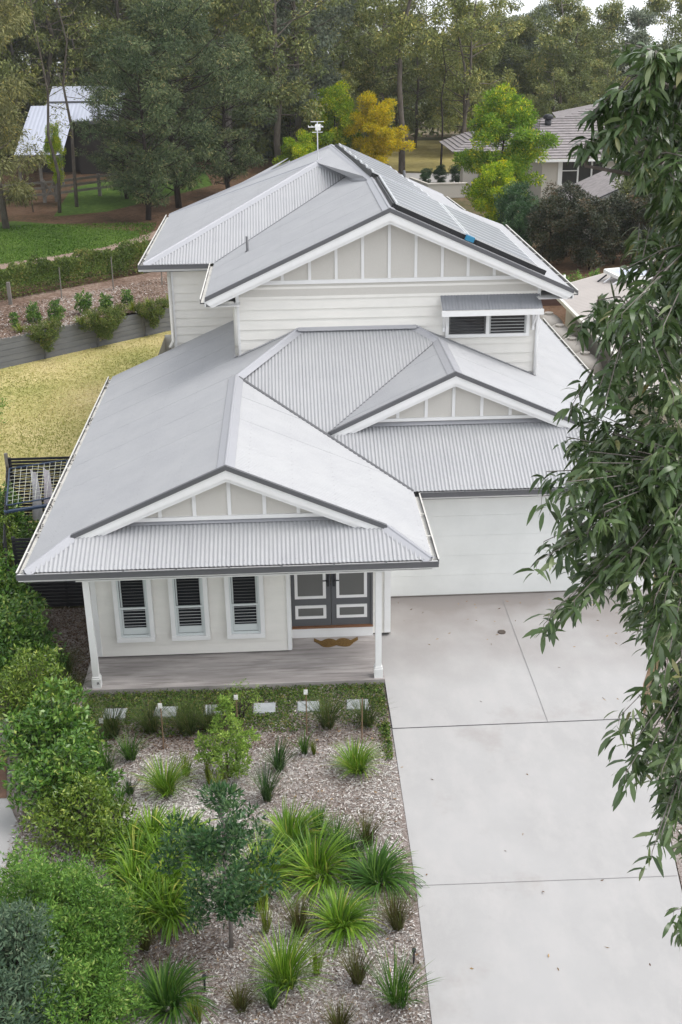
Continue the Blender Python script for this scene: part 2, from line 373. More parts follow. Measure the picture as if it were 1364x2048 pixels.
caps.bar((1.2, 1.03, FA(0, 1.03)[2] + .03), (6.4, 1.03, FA(0, 1.03)[2] + .03), .14, .01, (0, -p, 1))
caps.bar((6.5, 5.22, FB(0, 5.22)[2] + .03), (11.3, 5.22, FB(0, 5.22)[2] + .03), .14, .01, (0, -pB, 1))
caps.bar((3.73, Yw, zE + p * 3.73 + .025), (3.73, yEnd, zE + p * 3.73 + .025), .12, .01, (-p, 0, 1))
caps.build('ridge_cap', M['cap'], house)
val = MB()   # open valleys: dark channel set a little into the seam
val.bar((W, yG, zE + .017), (xr + .06, yr - .05, zr + .0), .075, .008)
val.bar((5.86, yg, zE + pB * (yg - yG) + .022), (xG - .05, 7.84, zG + .0), .03, .008)
val.build('valley_gutter', M['gutter'], house)

# gable ends ---------------------------------------------------------------
def gable(xl, zl, xc, zc, xr_, zr_, yb, yp, zbase, battens, trim_h=.085, over=0.05, lab=None, dark_t=.095, white_t=.17):
    """barge boards (grey steel strip over white board), rough panel, battens and base trim"""
    d = MB(); wt = MB()
    for (x0, z0), (x1, z1) in (((xl, zl), (xc, zc)), ((xr_, zr_), (xc, zc))):
        # grey steel barge capping
        s = (z1 - z0) / (x1 - x0)
        k = len(d.v)
        for yy in (yb - .055, yb + .02):
            d.v += [(x0, yy, z0 + .045), (x1, yy, z1 + .045), (x1, yy, z1 + .045 - dark_t), (x0, yy, z0 + .045 - dark_t)]
        d.f += [(k, k+1, k+2, k+3), (k+4, k+7, k+6, k+5), (k, k+4, k+5, k+1), (k+3, k+2, k+6, k+7), (k, k+3, k+7, k+4)]
        k = len(wt.v)
        for yy in (yb - .035, yb + .0):
            wt.v += [(x0, yy, z0 + .04 - dark_t), (x1, yy, z1 + .04 - dark_t), (x1, yy, z1 + .04 - dark_t - white_t), (x0 + (white_t * .5 if x0 < x1 else -white_t * .5), yy, z0 + .04 - dark_t - white_t * .55)]
        wt.f += [(k, k+1, k+2, k+3), (k+4, k+7, k+6, k+5), (k, k+4, k+5, k+1), (k+3, k+2, k+6, k+7), (k, k+3, k+7, k+4)]
        k = len(wt.v)   # second, stepped moulding behind
        for yy in (yb + .002, yb + .03):
            wt.v += [(x0, yy, z0 - .0 - dark_t), (x1, yy, z1 - dark_t), (x1, yy, z1 - dark_t - white_t - .035), (x0 + (.16 if x0 < x1 else -.16), yy, z0 - dark_t - white_t * .6)]
        wt.f += [(k, k+1, k+2, k+3), (k+4, k+7, k+6, k+5), (k+3, k+2, k+6, k+7)]
        # soffit back to the panel
        wt.poly([(x0, yb + .01, z0 - dark_t - .03), (x1, yb + .01, z1 - dark_t - .03), (x1, yp + .02, z1 - dark_t - .03), (x0, yp + .02, z0 - dark_t - .03)])
    d.build('barge_cap', M['gutter'], house); wt.build('barge_board', M['white'], house)
    pm = MB(); pm.poly([(xl, yp, zl - .07), (xr_, yp, zr_ - .07), (xc, yp, zc - .07)])
    if zbase < min(zl, zr_) - .1: pm.poly([(xl, yp, zbase), (xr_, yp, zbase), (xr_, yp, zr_ - .07), (xl, yp, zl - .07)])
    pm.build('gable_panel', M['panel'], house)
    b = MB()
    for x in battens:
        zt = (zl + (zc - zl) * (x - xl) / (xc - xl)) if x < xc else (zr_ + (zc - zr_) * (x - xr_) / (xc - xr_))
        b.box(x - .035, x + .035, yp - .025, yp - .002, zbase + .001, zt - .12)
    x0 = xl + (zbase - zl + .12) / ((zc - zl) / (xc - xl)); x1 = xr_ - (zbase - zr_ + .12) / ((zc - zr_) / (xr_ - xc))
    b.box(max(x0, xl + .1), min(x1, xr_ - .1), yp - .05, yp - .001, zbase - trim_h, zbase)
    b.build('gable_batten', M['white'], house)
gable(a, zE + p * a, xr, zr, W - a, zE + p * a, a, 1.05, 3.30 + .05, [2.47, 3.13, 3.80, 4.47, 5.12], .075)
gable(5.845, zE + pB * (yg - yG), xG, zG, 11.6, zE + p * (xR - 11.6), yg, 5.27, 3.78, [7.44, 8.08, 8.70, 9.34, 9.99, 10.6], .07)

# gutters and fascias ------------------------------------------------------
so_ = MB()
def gutter(p0, p1, outd):
    p0 = Vector(p0); p1 = Vector(p1); o = Vector(outd); g = MB(); gi = MB()
    rim = gi if abs(o.x) > .5 else g
    g.bar(p0 + o * .115, p1 + o * .115, .012, .10, (0, 0, 1), .05)
    g.bar(p0 + o * .06 + Vector((0, 0, -.10)), p1 + o * .06 + Vector((0, 0, -.10)), .11, .006)
    rim.bar(p0 + o * .115 + Vector((0, 0, .010)), p1 + o * .115 + Vector((0, 0, .010)), .028, .014)
    gi.bar(p0 + o * .06 + Vector((0, 0, -.075)), p1 + o * .06 + Vector((0, 0, -.075)), .09, .006)
    n = int((p1 - p0).length / .9)
    for i in range(1, n):
        c = p0.lerp(p1, i / n); gi.bar(c, c + o * .12, .03, .008)
    go = g.build('gutter', M['gutter'], house); gi.build('lining', M['gutter_in'] if abs(o.x) > .5 else M['gutter'], go)
    f = MB(); f.bar(p0 + Vector((0, 0, -.10)), p1 + Vector((0, 0, -.10)), .025, .15); f.build('fascia', M['white'], house)
def gut2(p0, p1, outd): gutter(p0, p1, outd)
ze = zE - .005
gut2((-.10, 0, ze), (W + .10, 0, ze), (0, -1, 0)); gut2((0, .0, ze), (0, yEnd, ze), (-1, 0, 0)); gut2((W, yG - .12, ze), (W, .0, ze), (1, 0, 0))
gut2((W + .13, yG, ze), (xR + .1, yG, ze), (0, -1, 0)); gut2((xR, yG, ze), (xR, 18.2, ze), (1, 0, 0))
so_.poly([(0, 0, zE - .20), (W, 0, zE - .20), (W, 2.4, zE - .20), (0, 2.4, zE - .20)])
so_.poly([(0, 2.4, zE - .20), (1.0, 2.4, zE - .20), (1.0, yEnd, zE - .20), (0, yEnd, zE - .20)])
so_.poly([(6.9, yG, zE - .20), (xR, yG, zE - .20), (xR, 4.2, zE - .20), (6.9, 4.2, zE - .20)])
so_.poly([(6.9, 2.4, zE - .201), (W, 2.4, zE - .201), (W, yG, zE - .201), (6.9, yG, zE - .201)])
so_.poly([(13.0, 4.2, zE - .20), (xR, 4.2, zE - .20), (xR, 18.2, zE - .20), (13.0, 18.2, zE - .20)])

# upper roof ---------------------------------------------------------------
zU = 5.98; pu = .454; xl, xrr, xc, yb = 3.08, 11.93, 7.48, 7.93; zc = zU + pu * (xc - xl)
GL = lambda x, y: (x, y, zU + pu * (x - xl)); GR = lambda x, y: (x, y, zc - (zc - zU) / (xrr - xc) * (x - xc))
WFp = lambda x, y: (x, y, zU + pu * (y - 12.26))
AP = (6.05, 16.84, 8.06); VE = (6.98, 16.16, zU + pu * 3.9); PK = (6.57, 18.17, 8.41); LB = (1.14, 20.85, zU)
roof_part('roof_sheet', [[GL(xl, yb), GL(xc, yb), GL(xc, 13.43), GL(7.1, 14.65), GL(6.98, 16.16), GL(xl, 12.26)]], (0, 1, 0), 'grey left slope of the upper front gable')
roof_part('roof_sheet', [[(1.14, 12.26, zU), (3.08, 12.26, zU), VE, AP]], (1, 0, 0), 'bright ribbed front slope of the upper left wing')
roof_part('roof_sheet', [[(1.14, 12.26, zU), AP, LB]], (0, 1, 0), 'smooth left slope of the upper left wing')
fan = MB(); fan.poly([LB, AP, PK]); fan.build('roof_sheet', M['roof'], house, label='rear left slope of the upper roof')
fan = MB(); pk2 = [AP, VE, (7.1, 14.65, 7.80), (7.48, 13.43, 7.985), PK]
for i in (1, 2, 3): fan.poly([pk2[0], pk2[i], pk2[i+1]]) if i < 3 else fan.poly([pk2[0], pk2[3], pk2[4]])
fan.build('roof_sheet', M['roof'], house, label='small white slope beside the panels')
roof_part('roof_sheet', [[GR(xc, yb), GR(xrr, yb), GR(xrr, 16.5), GR(xc, 16.5)], [GR(10.45, 16.5), GR(xrr, 16.5), GR(xrr, 17.5)], [GR(xc, 16.5), GR(10.45, 16.5), GR(10.15, 18.4), GR(xc, 18.17)], [GR(xc, 13.4), GR(xc, 18.17), PK]], (0, 1, 0), 'near-white right slope of the upper roof')
bk = MB()
bk.poly([PK, GR(xc, 18.17), GR(10.15, 18.4), (10.15, 21, zU - .2), (6.6, 22.5, zU - .2), (1.14, 20.86, zU - .02)])
bk.build('rear_roof', M['cap'], house)
rw = MB(); sheet([(2.45, 24.8, zU), (5.3, 24.8, 7.22), (4.3, 20.4, 7.25), (2.45, 20.4, 6.2)], (0, 1, 0), mb=rw)
rw.poly([(5.3, 24.8, 7.22), (8, 24.8, 6.0), (8, 20.4, 6.0), (4.3, 20.4, 7.2)])
rw.bar((2.45, 24.8, 7.0 - .95), (5.3, 24.8, 7.24), .15, .02); rw.build('roof_sheet', M['roof'], house, label='small rear wing roof')
cu = MB()
capline(cu, (xc, yb, zc), (xc, 13.43, zc), .16); capline(cu, (xc, 13.43, zc), (7.1, 14.65, 7.82), .12); capline(cu, (7.1, 14.65, 7.81), VE, .12)
capline(cu, (1.14, 12.26, zU), AP, .17); capline(cu, AP, VE, .16); capline(cu, LB, AP, .10); capline(cu, LB, PK, .10); capline(cu, AP, (6.2, 17.1, 8.13), .05)
capline(cu, PK, (xc, 13.43, zc), .12); capline(cu, PK, GR(10.15, 18.4), .1)
cu.build('ridge_cap', M['cap'], house)
val = MB(); val.bar((3.10, 12.26, zU + .02), (VE[0], VE[1], VE[2] + .015), .045, .008); val.build('valley_gutter', M['gutter'], house)
gable(xl, zU, xc, zc, xrr, zU, yb, Yw - .03, 6.30, [4.93, 5.59, 6.23, 6.87, 7.51, 8.15, 8.79, 9.42, 10.06], .09, dark_t=.10, white_t=.19)
gut2((xl, yb - .02, zU - .005), (xl, 12.26, zU - .005), (-1, 0, 0)); gut2((xrr, yb, zU - .005), (xrr, 17.5, zU - .005), (1, 0, 0))
gut2((1.02, 12.26, zU - .005), (xl - .13, 12.26, zU - .005), (0, -1, 0)); gut2((1.14, 12.26, zU - .005), (1.14, 20.85, zU - .005), (-1, 0, 0))
gut2((10.15, 18.4, 6.75), (10.47, 16.5, 6.60), (.98, .15, 0))
so_.poly([(1.14, 12.26, zU - .2), (3.2, 12.26, zU - .2), (3.2, 20.8, zU - .2), (1.14, 20.8, zU - .2)])
so_.poly([(xl, yb, zU - .19), (3.9, yb, zU - .19), (3.9, 12.3, zU - .19), (xl, 12.3, zU - .19)])
so_.poly([(11.1, yb, zU - .19), (xrr, yb, zU - .19), (xrr, 17.5, zU - .19), (11.1, 17.5, zU - .19)])
so_.build('soffit', M['white'], house); scr = SCR.build('roof_screws', M['screw'], house); scr['kind'] = 'stuff'
# debris in the left gutters is leaf litter inside the gutter
rg = np.random.default_rng(8)
c = np.concatenate([np.stack([rg.uniform(-.10, -.02, 160), rg.choice([2, 3.2, 6.1, 8.8, 11.9], 160) + rg.normal(0, .22, 160), np.full(160, zE - .055) + rg.random(160) * .04], 1),
                    np.stack([rg.uniform(1.04, 1.12, 60), rg.uniform(12.4, 14, 60), np.full(60, zU - .05) + rg.random(60) * .04], 1)])
V, F, r = leaves(rg, c, rg.normal(size=c.shape) * [1, 1, .3], .05, .02)
o = link('gutter_litter', fastmesh('gutter_litter', V, F, r), M['barnvoid'], house); o['kind'] = 'stuff'

# walls --------------------------------------------------------------------
def boards(x0, y0, x1, y1, z0, z1, out, step=.235, name='wall', m=None, label=None, ztop=None):
    """lapped weatherboards between two plan points; out = outward plan direction"""
    mb = MB(); z = z0; o = Vector((out[0], out[1], 0))
    A = Vector((x0, y0, 0)); B = Vector((x1, y1, 0)); i = 0
    while z < z1 - .01:
        zt = min(z + step, z1)
        mb.poly([A + o * .038 + Vector((0, 0, z)), B + o * .038 + Vector((0, 0, z)), B + o * .006 + Vector((0, 0, zt)), A + o * .006 + Vector((0, 0, zt))])
        mb.poly([A + Vector((0, 0, z)), B + Vector((0, 0, z)), B + o * .038 + Vector((0, 0, z)), A + o * .038 + Vector((0, 0, z))])
        z = zt
    mb.poly([A + Vector((0, 0, z0)), B + Vector((0, 0, z0)), B + Vector((0, 0, z1)), A + Vector((0, 0, z1))])
    return mb.build(name, m or M['board'], house, label=label)
FL = .36
boards(.98, 1.36, 4.88, 1.36, .16, 2.56, (0, -1), .24, label='porch wall with three windows')
boards(.98, yEnd - .1, .98, 1.36, .1, 2.56, (-1, 0))
boards(4.88, 1.36, 4.88, 1.95, .16, 2.56, (1, 0))
boards(6.62, 1.95, 6.96, 1.95, .16, 2.56, (0, -1), .24); boards(6.96, 1.95, 6.96, 3.62, .1, 2.56, (1, 0))
boards(13.1, 3.62, 13.1, 18, 0, 2.56, (1, 0)); boards(13.1, 18, .98, 18, 0, 2.56, (0, 1), .24); boards(.98, 18, .98, 12.5, 0, 2.5, (-1, 0), .24)
boards(3.816, Yw, 11.2, Yw, 2.9, 6.30, (0, -1), .245, label='upper front wall')
boards(3.816, 12.63, 3.816, Yw, 3.0, 6.0, (-1, 0), .245); boards(11.2, Yw, 11.2, 18, 3.0, 6.0, (1, 0), .245)
boards(1.85, 12.63, 3.816, 12.63, 3.0, 5.8, (0, -1), .235, label='front wall of the upper left wing')
boards(1.85, 20.5, 1.85, 12.63, 3.0, 5.8, (-1, 0), .235)
for q in ((3.786, 3.866, Yw - .05, Yw + .05, 3.3, 5.95), (11.15, 11.23, Yw - .05, Yw + .05, 3.3, 6.0), (1.82, 1.90, 12.58, 12.68, 3.3, 5.95), (.94, 1.04, 1.31, 1.38, .17, 2.55), (4.83, 4.91, 1.31, 1.40, .17, 2.55),
          (6.96, 7.08, 3.50, 3.60, .16, 2.55), (6.86, 6.99, 1.90, 1.98, .17, 2.55)):
    MB().box(*q).build('corner_board', M['white'], house)
MB().box(.9, 6.75, .21, .31, zE - .33, zE - .21).build('porch_beam', M['white'], house)
rear = MB(); rear.poly([(0, yEnd - .02, zE), (3.8, yEnd - .02, zE), (3.8, yEnd - .02, zE + p * 3.8)]); rear.build('rear_gable', M['board'], house); rear = MB(); rear.poly([(1.85, 20.5, 3), (11.2, 20.5, 3), (11.2, 20.5, 5.8), (1.85, 20.5, 5.8)])
rear.build('rear_wall', M['board'], house)
# porch slab, step, posts
sl_ = MB(); sl_.box(.80, 6.72, .12, 1.95, -.05, .12); sl_.build('porch_slab', M['porch'], house)
st = MB(); st.box(4.88, 6.62, 1.88, 2.2, .121, FL - .02); st.build('door_step', M['white'], house)
th = MB(); th.box(4.88, 6.62, 1.86, 2.2, FL - .019, FL + .012); th.build('threshold', M['timber_thr'], house)
for x in (1.08, 6.60):
    b = MB(); b.box(x - .06, x + .06, .20, .32, .12, 2.44); po = b.build('verandah_post', M['white'], house)
    c_ = MB(); c_.box(x - .085, x + .085, .175, .345, .121, .32); c_.box(x - .075, x + .075, .185, .335, .32, .36); c_.build('post_base', M['white'], po)
hn = MB()
for (dx, dz, w_, h_) in ((.02, .23, .012, .05), (.045, .235, .012, .045), (.033, .25, .04, .012), (.055, .22, .02, .01)): hn.box(1.08 + dx - w_ / 2, 1.08 + dx + w_ / 2, .172, .176, dz - h_ / 2, dz + h_ / 2)
hn.build('house_number', M['blackmetal'], house)

# porch windows
def window(x0, x1, z0, z1, y, par):
    f = MB(); t = .085
    f.box(x0, x0 + t, y - .05, y + .055, z0, z1); f.box(x1 - t, x1, y - .05, y + .055, z0, z1); f.box(x0 + t, x1 - t, y - .05, y + .055, z1 - t, z1); f.box(x0 - .0, x1 + .0, y - .065, y - .0505, z0 - .01, z0 + t)
    f.box(x0 + t, x1 - t, y - .05, y + .055, z0, z0 + t)
    w_ = f.build('window', M['white'], par)
    zm = z0 + (z1 - z0) * .46
    s = MB(); xi0, xi1 = x0 + t + .001, x1 - t - .001
    for (za, zb, yy, k) in ((z0 + t + .001, zm + .02, y - .015, .045), (zm - .015, z1 - t - .001, y - .035, .04)):
        s.box(xi0, xi0 + k, yy, yy + .02, za, zb); s.box(xi1 - k, xi1, yy, yy + .02, za, zb); s.box(xi0 + k, xi1 - k, yy, yy + .02, za, za + k); s.box(xi0 + k, xi1 - k, yy, yy + .02, zb - k, zb)
    s.build('sash', M['shframe'], w_)
    sf = MB(); sf.box(xi0 + .045, xi1 - .045, y + .02, y + .04, z0 + t + .045, z0 + t + .19); sf.box(xi0 + .045, xi0 + .075, y + .02, y + .04, z0 + t + .19, z1 - t); sf.box(xi1 - .075, xi1 - .045, y + .02, y + .04, z0 + t + .19, z1 - t)
    sf.build('shutter_frame', M['shframe'], w_)
    lo = MB(); lo2 = MB(); z = z0 + t + .23
    while z < z1 - t - .05:
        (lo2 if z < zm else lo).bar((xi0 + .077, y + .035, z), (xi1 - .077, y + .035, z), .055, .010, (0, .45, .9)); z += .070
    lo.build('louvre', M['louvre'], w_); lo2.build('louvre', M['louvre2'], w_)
    gl = MB(); gl.poly([(xi0, y + .060, z0 + .05), (xi1, y + .060, z0 + .05), (xi1, y + .060, z1 - .05), (xi0, y + .060, z1 - .05)]); gl.build('pane', M['glass'], w_)
for x0, x1 in ((1.385, 2.15), (2.49, 3.26), (3.605, 4.375)): window(x0, x1, .55, 2.16, 1.262, house)
# upper window with two shutters
f = MB(); x0, x1, z0, z1, y = 8.90, 10.98, 4.80, 5.40, Yw - .055
f.box(x0, x0 + .08, y - .05, y + .055, z0, z1); f.box(x1 - .08, x1, y - .05, y + .055, z0, z1); f.box(x0 + .08, x1 - .08, y - .05, y + .055, z1 - .07, z1); f.box(x0 + .08, x1 - .08, y - .05, y + .055, z0, z0 + .08)
f.box(9.90, 9.98, y - .045, y + .01, z0 + .08, z1 - .07)
uw_ = f.build('window', M['white'], house)
for a0, a1, mm in ((8.98, 9.90, 'louvre'), (9.98, 10.90, 'louvre2')):
    lo = MB(); z = z0 + .13
    while z < z1 - .08: lo.bar((a0 + .04, y + .0, z), (a1 - .04, y + .0, z), .05, .012, (0, .42, .9)); z += .078
    lo.box(a0, a0 + .04, y - .02, y + .005, z0 + .08, z1 - .07); lo.box(a1 - .04, a1, y - .02, y + .005, z0 + .08, z1 - .07)
    lo.build('louvre', M[mm], uw_)
gl = MB(); gl.poly([(x0 + .08, y + .008, z0), (x1 - .08, y + .008, z0), (x1 - .08, y + .008, z1), (x0 + .08, y + .008, z1)]); gl.build('pane', M['glass'], uw_)
# awning over it
aw = MB(); sheet([(8.76, 8.36, 5.86), (11.2, 8.36, 5.86), (11.2, 7.88, 5.58), (8.76, 7.88, 5.58)], (1, 0, 0), mb=aw, amp=.003)
awo = aw.build('awning', M['awn'], house, label='small awning above the upper window')
af = MB(); af.box(8.74, 11.22, 7.83, 7.879, 5.44, 5.57); af.bar((8.78, 8.37, 5.82), (8.78, 7.88, 5.52), .03, .06); af.bar((11.18, 8.37, 5.82), (11.18, 7.88, 5.52), .03, .06)
for x in (8.86, 11.08): af.box(x - .03, x + .03, 8.28, 8.36, 4.95, 5.5); af.bar((x, 8.32, 5.05), (x, 7.95, 5.44), .05, .05)
af.build('awning_frame', M['white'], awo)
# front doors
dw = MB(); dw.box(4.88, 4.92, 1.90, 1.95, FL + .013, 2.56); dw.box(6.58, 6.62, 1.90, 1.95, FL + .013, 2.56); dw.box(4.92, 6.58, 1.90, 1.95, 2.42, 2.56); dw.build('door_frame', M['door'], house)
for side, (x0, x1) in enumerate(((4.922, 5.745), (5.755, 6.578))):
    d_ = MB(); d_.box(x0, x1, 1.93, 1.98, FL + .015, 2.42); dr = d_.build('front_door', M['door'], house)
    tr = MB(); pn = MB()
    for z0, z1 in ((.55, .86), (1.02, 2.30)):
        xa, xb = x0 + .075, x1 - .10 if side == 0 else x1 - .08
        xa += .0 if side == 0 else .03
        t = .062
        tr.box(xa, xa + t, 1.912, 1.929, z0, z1); tr.box(xb - t, xb, 1.912, 1.929, z0, z1); tr.box(xa + t, xb - t, 1.912, 1.929, z0, z0 + t); tr.box(xa + t, xb - t, 1.912, 1.929, z1 - t, z1)
        pn.box(xa + t, xb - t, 1.922, 1.929, z0 + t, z1 - t)
    tr.build('panel_moulding', M['white'], dr); pn.build('door_panel', M['doorpanel'], dr)
    hd = MB(); hx = 5.69 if side == 0 else 5.81
    hd.box(hx - .022, hx + .022, 1.90, 1.928, 1.30, 1.58); hd.bar((hx, 1.885, 1.44), (hx + (-.11 if side == 0 else .11), 1.885, 1.44), .018, .018); hd.bar((hx, 1.93, 1.44), (hx, 1.88, 1.44), .02, .02)
    hd.build('door_handle', M['blackmetal'], dr)
# garage door : sectional panels with shallow grooves
gd = MB(); gy = 3.60; z = .13
for k in range(5):
    gd.box(7.09, 12.4, gy, gy + .05, z + .004, z + .478)
    gd.box(7.09, 12.4, gy + .006, gy + .045, z - .004, z + .004); z += .482
gdo = gd.build('garage_door', M['garage'], house)
gs = MB(); gs.box(7.09, 12.4, gy - .01, gy + .03, .108, .126); gs.build('door_seal', M['rail'], gdo)
gl_ = MB(); gl_.box(6.99, 12.5, gy - .03, gy + .05, 2.49, 2.565); gl_.box(12.4, 12.5, gy - .05, gy + .05, .12, 2.489); gl_.box(12.501, 13.1, gy - .02, gy + .05, 0.1, 2.5645); gl_.build('garage_lintel', M['white'], house)
gr = MB(); gr.box(7.1, 12.4, gy - .075, gy - .031, 2.512, 2.53); gr.build('lintel_strip', M['timber_thr'], house)
# downpipes
dp = MB(); dp.tube([(3.10, 8.22, 5.86), (3.25, 8.27, 5.80), (3.72, 8.28, 5.80), (3.76, 8.28, 5.70), (3.76, 8.28, 4.50)], .045, 8); dp.build('downpipe', M['gutter_in'], house, True)
dp = MB(); dp.tube([(1.80, 12.55, 5.75), (1.80, 12.55, 3.78), (1.72, 12.38, 3.64)], .05, 8); dp.build('downpipe', M['gutter_in'], house, True)
dp = MB(); dp.tube([(11.17, 8.28, 5.8), (11.17, 8.28, 3.8)], .04, 8); dp.build('downpipe', M['white'], house, True)
dp = MB(); dp.tube([(6.93, 3.42, 2.56), (6.93, 3.42, .12)], .045, 8); dp.build('downpipe', M['white'], house, True)
# roof flues
fl = MB(); fl.tube([(4.02, 11.6, 6.38), (4.02, 11.6, 6.44), (4.02, 11.6, 6.80)], [.075, .035, .035], 8); fl.build('vent_pipe', M['gutter'], house, True)
fl = MB(); fl.tube([GR(8.75, 17.1), (8.75, 17.1, 7.75)], .04, 8); fl.build('vent_pipe', M['gutter'], house, True)
# TV antenna
an = MB(); ax, ay, az = 6.10, 16.9, 8.08; an.tube([(ax, ay, az), (ax, ay, az + 1.15)], .018, 6); ant = an.build('antenna', M['solarframe'], house)
an = MB(); an.bar((ax - .28, ay, az + 1.0), (ax + .18, ay, az + 1.0), .025, .025)
for k in range(5): an.bar((ax - .26 + k * .1, ay - .28, az + 1.02), (ax - .26 + k * .1, ay + .28, az + 1.02), .012, .012)
an.bar((ax - .2, ay, az + 1.15), (ax + .2, ay, az + 1.15), .03, .015); an.bar((ax - .16, ay, az + .85), (ax + .16, ay, az + .85), .03, .015); an.box(ax - .06, ax + .1, ay - .03, ay + .03, az + .9, az + 1.08)
an.build('antenna_element', M['tag'], ant)
# solar panels on the right slope, raised on rails
Np = Vector(((zc - zU) / (xrr - xc), 0, 1)).normalized()
def onR(x, y, lift): return Vector(GR(x, y)) + Np * lift
def panel_row(x0, x1, y0, y1, lift, skew=0.0):
    """one panel: x along slope, y along ridge"""
    q = [onR(x0 + skew * 0, y0, lift), onR(x1, y0, lift), onR(x1, y1, lift), onR(x0, y1, lift)]
    b = MB(); k = len(b.v); b.v += [tuple(v) for v in q] + [tuple(v - Np * .04) for v in q]
    b.f += [(0, 1, 2, 3), (7, 6, 5, 4), (0, 4, 5, 1), (1, 5, 6, 2), (2, 6, 7, 3), (3, 7, 4, 0)]
    o = b.build('solar_panel', M['solarframe'], house)
    c = MB(); n = 1; t = .03
    t = .055; c.poly([onR(x0 + t, y0 + t, lift + .003), onR(x1 - t, y0 + t, lift + .003), onR(x1 - t, y1 - t, lift + .003), onR(x0 + t, y1 - t, lift + .003)]); c.build('solar_cells', M['solar'], o)
for k in range(8):
    yy = 8.35 + k * .64
    panel_row(7.60, 9.30, yy, yy + .61, .17); panel_row(9.33, 11.05, yy, yy + .61, .17)
for k in range(7):
    yy = 13.50 + k * .64; xs_ = 7.42 - (yy - 13.5) * .185
    panel_row(xs_, xs_ + 1.62, yy, yy + .61, .20)
rl = MB()
for x in (7.7, 9.0, 9.6, 10.9): rl.bar(onR(x, 8.35, .06), onR(x, 13.4, .06), .05, .10, tuple(Np))
rl.bar(onR(7.6, 8.40, .07), onR(11.3, 8.40, .07), .05, .11, tuple(Np)); rl.bar(onR(7.45, 13.5, .09), onR(6.65, 17.9, .09), .06, .12, tuple(Np))
rl.bar(onR(7.56, 8.4, .07), onR(7.56, 13.3, .07), .04, .10, tuple(Np))
rl.build('panel_rail', M['darkbox'], house)
bl = MB(); q = onR(9.28, 8.22, .10); bl.bar(q, q + Vector((.20, 0, -.08)), .10, .12, tuple(Np)); bl.build('isolator_box', M['blue'], house)

# ================================================================ GROUND
def sheetmesh(name, pts, z, m, kind='structure', label=None, zf=None):
    mb = MB(); mb.poly([(x, y, (zf(x, y) if zf else z)) for x, y in pts])
    o = mb.build(name, m); tag(o, label, None, None, kind); return o
def farz(x, y):
    z = 0.0
    if y > 110: z -= (y - 110) * .075
    return max(z, -26) - (.15 if y < 60 else 0) * 0
N = 60
xs_ = np.concatenate([np.linspace(-500, -40, 14), np.linspace(-34, 60, 32), np.linspace(75, 600, 14)]); ys_ = np.concatenate([np.linspace(-60, 110, 40), np.linspace(125, 620, 34)])
G = np.array([[x, y, farz(x, y) - .03] for y in ys_ for x in xs_]); nx = len(xs_)
F = np.array([[j * nx + i, j * nx + i + 1, (j + 1) * nx + i + 1, (j + 1) * nx + i] for j in range(len(ys_) - 1) for i in range(nx - 1)])
tag(link('ground', fastmesh('ground', G, F, None, True), M['ground']), kind='structure')
M['hill'] = groundmat('far_hill_grass', [(.3, (.14, .17, .15)), (.5, (.24, .24, .19)), (.7, (.42, .38, .30))], .02, 8, (.004, 0, .6), None)
rg = np.random.default_rng(2)
hx_ = np.linspace(-1500, 1700, 90); hy = np.array([430, 520, 620, 760, 900])
H = []
for j, y in enumerate(hy):
    for x in hx_:
        pr = [-.2, .55, 1, .9, .2][j]
        H.append([x, y, -34 + pr * (17 + 5 * math.sin(x * .008 + 1) + 3 * math.sin(x * .021) + (9 if False else 0)) + (x > 150) * pr * 5 * min(1, (x - 150) / 200 if x > 150 else 0)])
F = np.array([[j * 90 + i, j * 90 + i + 1, (j + 1) * 90 + i + 1, (j + 1) * 90 + i] for j in range(4) for i in range(89)])
tag(link('hills', fastmesh('hills', H, F, None, True), M['hill']), kind='structure')

sheetmesh('lawn', [(-14, 4.6), (14.5, 4.6), (14.5, 34), (3, 34), (.16, 28.9), (-5.9, 23.5), (-14, 16.2)], 0.0, M['drylawn'])
# terrace behind the retaining wall, 1.1 m up
TZ = 1.1
wl = [(-14.5, 16.0), (-5.9, 23.48), (.18, 28.8), (9, 36.5)]
sheetmesh('terrace_bed', [(-14.5, 16.05), (-5.9, 23.53), (.2, 28.85), (9, 36.6), (8, 48), (-.5, 36.2), (-7.2, 30.3), (-18, 21)], TZ, M['terrmulch'])
sheetmesh('park_ground', [(-18, 21), (-7.2, 30.3), (-.5, 36.2), (8, 48), (14, 70), (12, 100), (-60, 100), (-60, 21)], TZ - .004, M['litter'])
def strip(name, mid, wd, z, m):
    v = []; f = []
    for i, (x, y) in enumerate(mid):
        a = np.array(mid[max(i-1, 0)]); b = np.array(mid[min(i+1, len(mid)-1)]); d = (b - a) / np.linalg.norm(b - a); n = np.array([-d[1], d[0]])
        ww = wd[i] if isinstance(wd, list) else wd
        v += [(x + n[0] * ww / 2, y + n[1] * ww / 2, z), (x - n[0] * ww / 2, y - n[1] * ww / 2, z)]
        if i: f.append((2*i-2, 2*i-1, 2*i+1, 2*i))
    me = bpy.data.meshes.new(name); me.from_pydata(v, [], f); return tag(link(name, me, m), kind='structure')
sheetmesh('park_lawn', [(-30, 15), (-19, 22.5), (-9.2, 31.5), (-5.6, 34.6), (-3.2, 37), (-2.2, 41), (-3.2, 47), (-6, 48.5), (-8, 50), (-11, 51.5), (-40, 44)], TZ + .006, M['greenlawn'])
strip('path', [(-20, 27), (-13, 33.5), (-8.9, 37.6), (-6.2, 39.8), (-4, 42), (-2.4, 45.2), (0, 51), (1.5, 60)], [1.3, 1.3, 1.25, 1.2, 1.2, 1.1, 1.3, 1.3], TZ + .012, M['dirt'])
sheetmesh('park_lawn', [(-9, 53), (-6, 54.5), (-3, 60), (0, 66), (-1, 74), (-6, 74), (-10, 66)], TZ + .004, M['greenlawn'])
